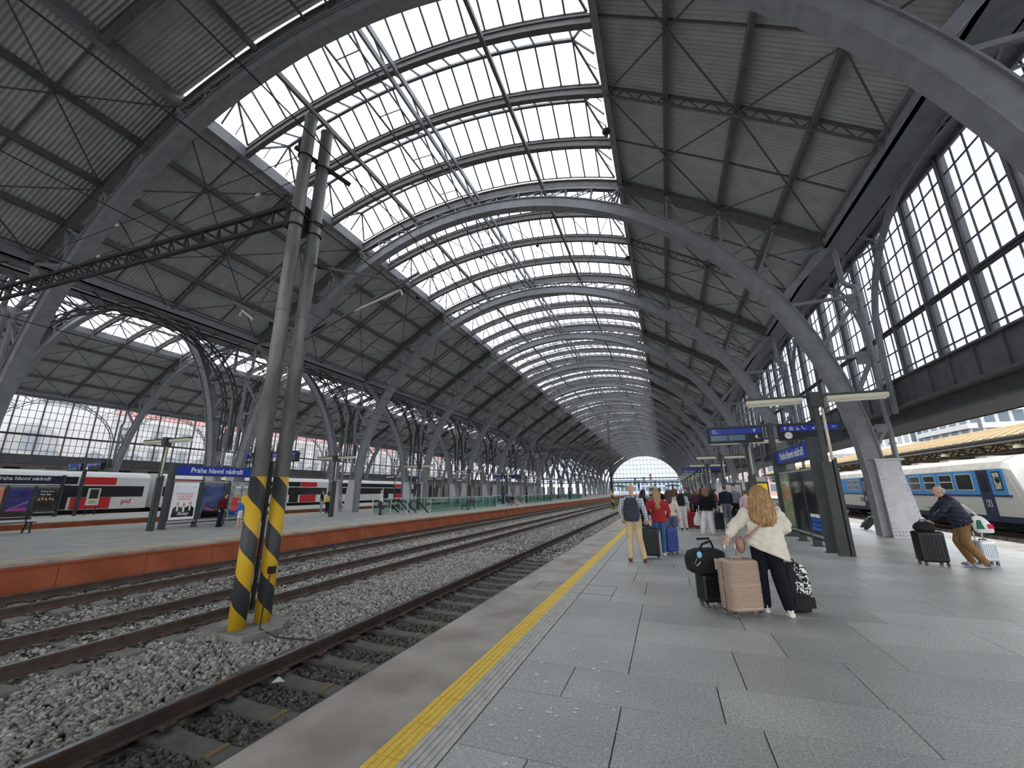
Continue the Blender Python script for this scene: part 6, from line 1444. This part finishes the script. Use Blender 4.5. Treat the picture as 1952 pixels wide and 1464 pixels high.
FARP = [(-20.6, 53.0, C_((40, 60, 110)), 'distant person in blue beside the second escalator well'), (-19.0, 58.0, BK, 'distant person in black beside the second escalator well'), (-23.0, 60.5, WH, 'distant person in white under the middle piers'), (-18.5, 70.0, C_((60, 60, 70)), 'distant person in grey on the middle platform'), (-22.5, 46.5, C_((200, 120, 60)), 'distant person in orange past the first escalator well'), (-17.5, 80.0, C_((30, 34, 60)), 'distant person in navy far along the middle platform'), (-20.0, 92.0, BK, 'far dark figure on the middle platform'), (-38.5, 46.0, WH, 'distant person in white on the second platform'), (-37.5, 55.0, C_((150, 40, 44)), 'distant person in red on the second platform'), (-39.5, 64.0, NV, 'distant person in navy on the second platform')]
for x, y, tp, lb in FARP: make_person(lb, (x, y, 0), random.uniform(-2, 2), 1.72, 'fair', tp, NV if tp != NV else BK, BK, ('short', 'hair_brown'), vox=0.03, group='people across the tracks')
# ------------------------------------------------------------------ luggage
mat('shell_taupe', (178, 154, 138), 0.4, 0.05); mat('shell_black', (26, 27, 30), 0.35); mat('shell_silver', (206, 210, 216), 0.3, 0.3); mat('shell_blue', (38, 70, 140), 0.4); mat('fabric_black', (24, 25, 28), 0.8, 0, 0.15, 10, bump=0.3, bscale=40); mat('fabric_navy', (52, 56, 72), 0.75, 0, 0.1, 10, bump=0.2, bscale=40); mat('wheel_clear', (120, 118, 116), 0.3); mat('alu', (206, 206, 208), 0.3, 0.8); mat('shell_red', (150, 30, 46), 0.4); mat('tag_blue', (130, 208, 234), 0.5); mat('tag_cream', (232, 230, 196), 0.6); mat('shell_coral', (232, 92, 80), 0.4)
def pattern_mat():
    m = mat('pattern_bw', (20, 20, 22), 0.7); nt = m.node_tree; p = nt.nodes['Principled BSDF']; tc = nt.nodes.new('ShaderNodeTexCoord'); v = nt.nodes.new('ShaderNodeTexNoise'); v.inputs['Scale'].default_value = 14; v.inputs['Distortion'].default_value = 2.5; v.inputs['Detail'].default_value = 0
    rp = nt.nodes.new('ShaderNodeValToRGB'); rp.color_ramp.interpolation = 'CONSTANT'; rp.color_ramp.elements[0].color = srgb(22, 22, 24); rp.color_ramp.elements[1].position = 0.52; rp.color_ramp.elements[1].color = srgb(236, 236, 232)
    nt.links.new(tc.outputs['Object'], v.inputs[0]); nt.links.new(v.outputs['Fac'], rp.inputs[0]); nt.links.new(rp.outputs[0], p.inputs['Base Color'])
pattern_mat()
def suitcase(label, loc, rz, w_, d_, h_, shell, ribs='h', handle=0.0, tilt=0.0, group=None):
    """wheeled hard case: w along x, d along y; handle at the +y side."""
    r = thing('suitcase', label, 'suitcase', loc, rz, group)
    if tilt: r.rotation_euler = (tilt, 0, rz)
    z0 = 0.07; m = MB(); rg = []; n = 46
    for i in range(n + 1):
        t = i / n; z = z0 + (h_ - z0) * t; e = min(t, 1 - t) * (h_ - z0); rd = 0.05; k = 0.0 if e > rd else rd - math.sqrt(max(0, rd * rd - (rd - e) ** 2))
        amp = 0.0065 if ribs == 'h' and 0.08 < t < 0.94 and not 0.5 < t < 0.54 else 0.0
        k -= amp * (1 if i % 2 else -1)
        rg.append((Vector((0, 0, z)), w_ / 2 - k * 0.8, d_ / 2 - k * 0.8))
    m.loft(rg, 40, True, 7.0); sh = m.build('shell', shell, r, ribs != 'h')
    if ribs == 'v':
        for i in range(7):
            x = -w_ * 0.38 + i * w_ * 0.76 / 6
            for s in (-1, 1): MB().box(x - 0.012, x + 0.012, *sorted((s * d_ / 2 * 0.97, s * (d_ / 2 + 0.008))), z0 + 0.08, h_ - 0.08).build('rib', shell, sh)
    m = MB(); m.loft([(Vector((0, 0.0, z)), w_ / 2 + 0.003, 0.008) for z in (z0 + 0.03, h_ - 0.03)], 24, True, 8.0); m.build('zip', 'rubber_black', r)
    for sx in (-1, 1):
        for sy in (-1, 1):
            x, y = sx * (w_ / 2 - 0.05), sy * (d_ / 2 - 0.05); b = MB().tube([(x, y, z0 + 0.03), (x, y, 0.055)], 0.022, 8).build('caster', 'rubber_black', r)
            for q in (-0.014, 0.014): MB().disc((x + q, y, 0.03), 0.03, 0.014, 'x', 14).build('wheel', 'wheel_clear', b)
    MB().tube([(-0.07, 0, h_), (-0.06, 0, h_ + 0.02), (0.06, 0, h_ + 0.02), (0.07, 0, h_)], 0.012, 8).build('carry_handle', 'rubber_black' if shell != 'shell_taupe' else 'shell_taupe', r)
    if handle:
        hb = MB().tube([(-0.1, d_ / 2 - 0.04, h_ + handle), (0.1, d_ / 2 - 0.04, h_ + handle)], 0.016, 8).build('grip', 'rubber_black' if shell != 'shell_taupe' else 'shell_taupe', r)
        for s in (-1, 1): MB().tube([(s * 0.08, d_ / 2 - 0.04, h_ - 0.02), (s * 0.08, d_ / 2 - 0.04, h_ + handle)], 0.010, 8).build('telescopic_rod', 'alu', r, True)
    return r
tc_ = suitcase('taupe ribbed hard-shell suitcase held by the woman in the pale jacket', (0.8, 6.66, 0), 0.5, 0.46, 0.29, 0.7, 'shell_taupe', 'h', 0.27)
MB().ball((0.02, 0.02, 0.715), 0.06, 0.03, 0.016, 10, 6).build('luggage_tag', 'tag_cream', tc_, True)
suitcase('black hard-shell cabin case behind the taupe suitcase', (0.48, 7.03, 0), 0.5, 0.38, 0.24, 0.45, 'shell_black', 'v', 0.45)
df = thing('duffel_bag', 'black duffel bag with blue tag resting on the black cabin case', 'bag', (0.44, 6.99, 0.455), 0.5); df.scale = (1.15, 1.15, 1.3)
m = MB(); m.loft([(Vector((0, 0, z)), 0.26 * k, 0.15 * k) for z, k in ((0.0, 0.75), (0.03, 0.93), (0.1, 1.0), (0.17, 0.97), (0.22, 0.84), (0.25, 0.5))], 24, True, 3.0); m.build('body', 'fabric_black', df, True)
MB().tube([(-0.12, -0.06, 0.22), (-0.08, -0.08, 0.3), (0.05, -0.06, 0.33), (0.12, 0.0, 0.26)], 0.014, 8).build('handle', 'fabric_black', df)
MB().ball((-0.16, -0.13, 0.2), 0.035, 0.02, 0.035, 10, 7).build('blue_tag', 'tag_blue', df, True)
MB().tube([(-0.2, -0.14, 0.17), (-0.24, -0.15, 0.12), (-0.22, -0.155, 0.09), (-0.17, -0.155, 0.13)], 0.005, 6).build('carabiner', 'alu', df)
MB().box(0.02, 0.045, -0.155, -0.145, 0.05, 0.16).build('paper_label', 'tag_cream', df)
pb = thing('trolley_backpack', 'black trolley backpack with black and white pattern beside the black trousers', 'bag', (1.52, 7.1, 0), 0.35)
m = MB(); m.loft([(Vector((0, 0, z)), 0.16 * k, 0.12 * k) for z, k in ((0.02, 0.94), (0.06, 1.0), (0.3, 1.02), (0.5, 0.96), (0.58, 0.8), (0.62, 0.5))], 24, True, 3.5); m.build('body', 'fabric_black', pb, True)
m = MB(); m.loft([(Vector((0.05, -0.06, z)), 0.12 * k, 0.075 * k) for z, k in ((0.24, 0.96), (0.27, 1.0), (0.38, 1.0), (0.4, 0.95))], 20, True, 3.5); m.build('front_pocket', 'pattern_bw', pb, True)
m = MB(); m.loft([(Vector((0.05, -0.05, z)), 0.118 * k, 0.075 * k) for z, k in ((0.42, 0.98), (0.5, 0.95), (0.57, 0.78), (0.61, 0.4))], 20, True, 3.5); m.build('upper_pocket', 'pattern_bw', pb, True)
MB().box(-0.1, 0.17, -0.135, -0.1, 0.07, 0.2).build('lower_pocket', 'fabric_black', pb)
MB().tube([(-0.03, 0, 0.61), (-0.02, 0, 0.66), (0.04, 0, 0.66), (0.05, 0, 0.61)], 0.01, 6).build('handle', 'fabric_black', pb)
for sx in (-0.1, 0.1): MB().disc((sx, 0.1, 0.03), 0.03, 0.03, 'x', 12).build('wheel', 'rubber_black', pb)
def rucksack(label, loc, rz, s, mt, sub='fabric_black'):
    r = thing('rucksack', label, 'rucksack', loc, rz, 'rucksacks')
    m = MB(); m.loft([(Vector((0, 0, z * s)), 0.17 * k * s, 0.11 * k * s) for z, k in ((-0.25, 0.8), (-0.22, 0.95), (-0.1, 1.0), (0.05, 0.97), (0.16, 0.86), (0.22, 0.66), (0.25, 0.35))], 22, True, 2.8); m.build('main_compartment', mt, r, True)
    m = MB(); m.loft([(Vector((0, -0.075 * s, z * s)), 0.135 * k * s, 0.065 * k * s) for z, k in ((-0.24, 0.8), (-0.2, 1.0), (-0.06, 1.0), (-0.01, 0.9), (0.01, 0.6))], 20, True, 3.0); m.build('front_pocket', mt, r, True)
    m = MB(); m.tube([(-0.12 * s, -0.1 * s, 0.09 * s), (0, -0.12 * s, 0.12 * s), (0.12 * s, -0.1 * s, 0.09 * s)], 0.006 * s, 6); m.build('zip', sub, r)
    for e in (-1, 1): MB().tube([(e * 0.07 * s, 0.05 * s, 0.2 * s), (e * 0.1 * s, 0.12 * s, 0.27 * s), (e * 0.12 * s, 0.24 * s, 0.24 * s), (e * 0.13 * s, 0.3 * s, 0.08 * s), (e * 0.15 * s, 0.2 * s, -0.1 * s), (e * 0.15 * s, 0.04 * s, -0.2 * s)], 0.026 * s, 8, flat=0.35).build('shoulder_strap', mt, r, True)
    MB().tube([(-0.03 * s, 0.02 * s, 0.24 * s), (-0.02 * s, 0.02 * s, 0.29 * s), (0.02 * s, 0.02 * s, 0.29 * s), (0.03 * s, 0.02 * s, 0.24 * s)], 0.008 * s, 6).build('grab_loop', sub, r)
rucksack('dark navy rucksack on the back of the bald man', (-0.83, 10.4, 1.18), -0.05, 1.06, 'fabric_navy')
rucksack('black rucksack worn by the person dressed in white', (0.5, 19.32, 1.22), 0.15, 1.0, 'fabric_black')
rucksack('black rucksack behind the girl in the bomber jacket', (1.62, 18.68, 1.25), 0.2, 1.05, 'fabric_black')
suitcase('tall black ribbed suitcase between the bald man and the red jacket', (-0.5, 11.25, 0), 0.15, 0.42, 0.27, 0.72, 'shell_black', 'v', 0.3)
suitcase('blue suitcase standing beside the jeans of the red-jacketed woman', (-0.05, 12.15, 0), 0.9, 0.4, 0.26, 0.66, 'shell_blue', 'v', 0.3)
suitcase('crimson suitcase in the crowd beside the plum top', (0.95, 20.1, 0), 0.3, 0.4, 0.26, 0.68, 'shell_red', 'v', 0.35, group='suitcases in the crowd')
suitcase('coral suitcase just behind the white trousers', (0.75, 20.4, 0), 0.1, 0.3, 0.24, 0.9, 'shell_coral', 'v', 0.2, group='suitcases in the crowd')
suitcase('black suitcase left of the pink trousers', (-0.1, 20.6, 0), 0.1, 0.5, 0.3, 0.7, 'shell_black', 'v', 0.2, group='suitcases in the crowd')
suitcase('dark suitcase beside the girl with wide white trousers', (1.85, 19.3, 0), 0.4, 0.4, 0.28, 0.72, 'shell_black', 'v', 0.3, group='suitcases in the crowd')
suitcase('black suitcase before the tall man in navy', (2.05, 21.2, 0), 0.2, 0.36, 0.26, 0.6, 'shell_black', 'v', 0.35, group='suitcases in the crowd')
tb = thing('tote_bag', 'white plastic carrier bag held at the knee in the crowd', 'bag', (1.02, 18.3, 0.28), 0.3)
m = MB(); m.loft([(Vector((0, 0, z)), 0.15 * k, 0.07 * k) for z, k in ((0, 0.8), (0.05, 1), (0.25, 0.9), (0.38, 0.45), (0.5, 0.2))], 14); m.build('bag_body', WH, tb, True); MB().tube([(0, 0, 0.48), (0.02, 0.0, 0.6)], 0.012, 6).build('bag_handles', WH, tb)
suitcase('large black suitcase with black bag on top, pushed by the elderly man', (5.3, 12.14, 0), 0.06, 0.48, 0.32, 0.7, 'shell_black', 'v', 0.0)
sb_ = thing('soft_bag', 'black soft bag lying on the large black suitcase', 'bag', (5.28, 12.14, 0.7), 0.06)
m = MB(); m.loft([(Vector((0, 0, z)), 0.19 * k, 0.15 * k) for z, k in ((0, 0.8), (0.04, 1), (0.1, 0.97), (0.16, 0.75), (0.2, 0.4))], 18, True, 2.4); m.build('body', 'fabric_black', sb_, True); MB().tube([(-0.08, 0, 0.18), (-0.05, 0, 0.23), (0.05, 0, 0.23), (0.08, 0, 0.18)], 0.012, 6).build('handle', 'fabric_black', sb_)
suitcase('silver cabin case with a dark band behind the elderly man', (6.42, 12.55, 0), 0.2, 0.32, 0.24, 0.5, 'shell_silver', 'v', 0.2)
cb = thing('carrier_bag', 'white shopping bag with green and red print hanging on the shoulder of the elderly man', 'bag', (6.12, 11.9, 0.84), 0.2)
m = MB(); m.loft([(Vector((0.02 - z * 0.25, 0, z)), 0.17 * k, 0.06 * k) for z, k in ((-0.14, 0.8), (-0.1, 1), (0.06, 0.95), (0.15, 0.7), (0.2, 0.4))], 14, True, 3); m.build('bag_body', WH, cb, True); MB().tube([(0.0, 0, 0.18), (-0.08, 0.02, 0.3), (-0.2, 0.06, 0.44)], 0.016, 6).build('bag_handles', WH, cb)
MB().prism([(-0.12, -0.06), (0.02, -0.06), (-0.03, 0.12), (-0.09, 0.12)], 'y', -0.066, -0.05).build('green_print', C_((40, 110, 84)), cb); MB().prism([(0.08, -0.05), (0.19, -0.05), (0.17, 0.04), (0.08, 0.04)], 'y', -0.07, -0.058).build('red_print', C_((196, 50, 64)), cb)
suitcase('black cabin case pulled at a slant behind the turquoise traveller', (7.45, 21.75, 0.02), 1.4, 0.36, 0.24, 0.6, 'shell_black', 'v', 0.5, tilt=0.75)
bpy.data.scenes.remove(_TMP)
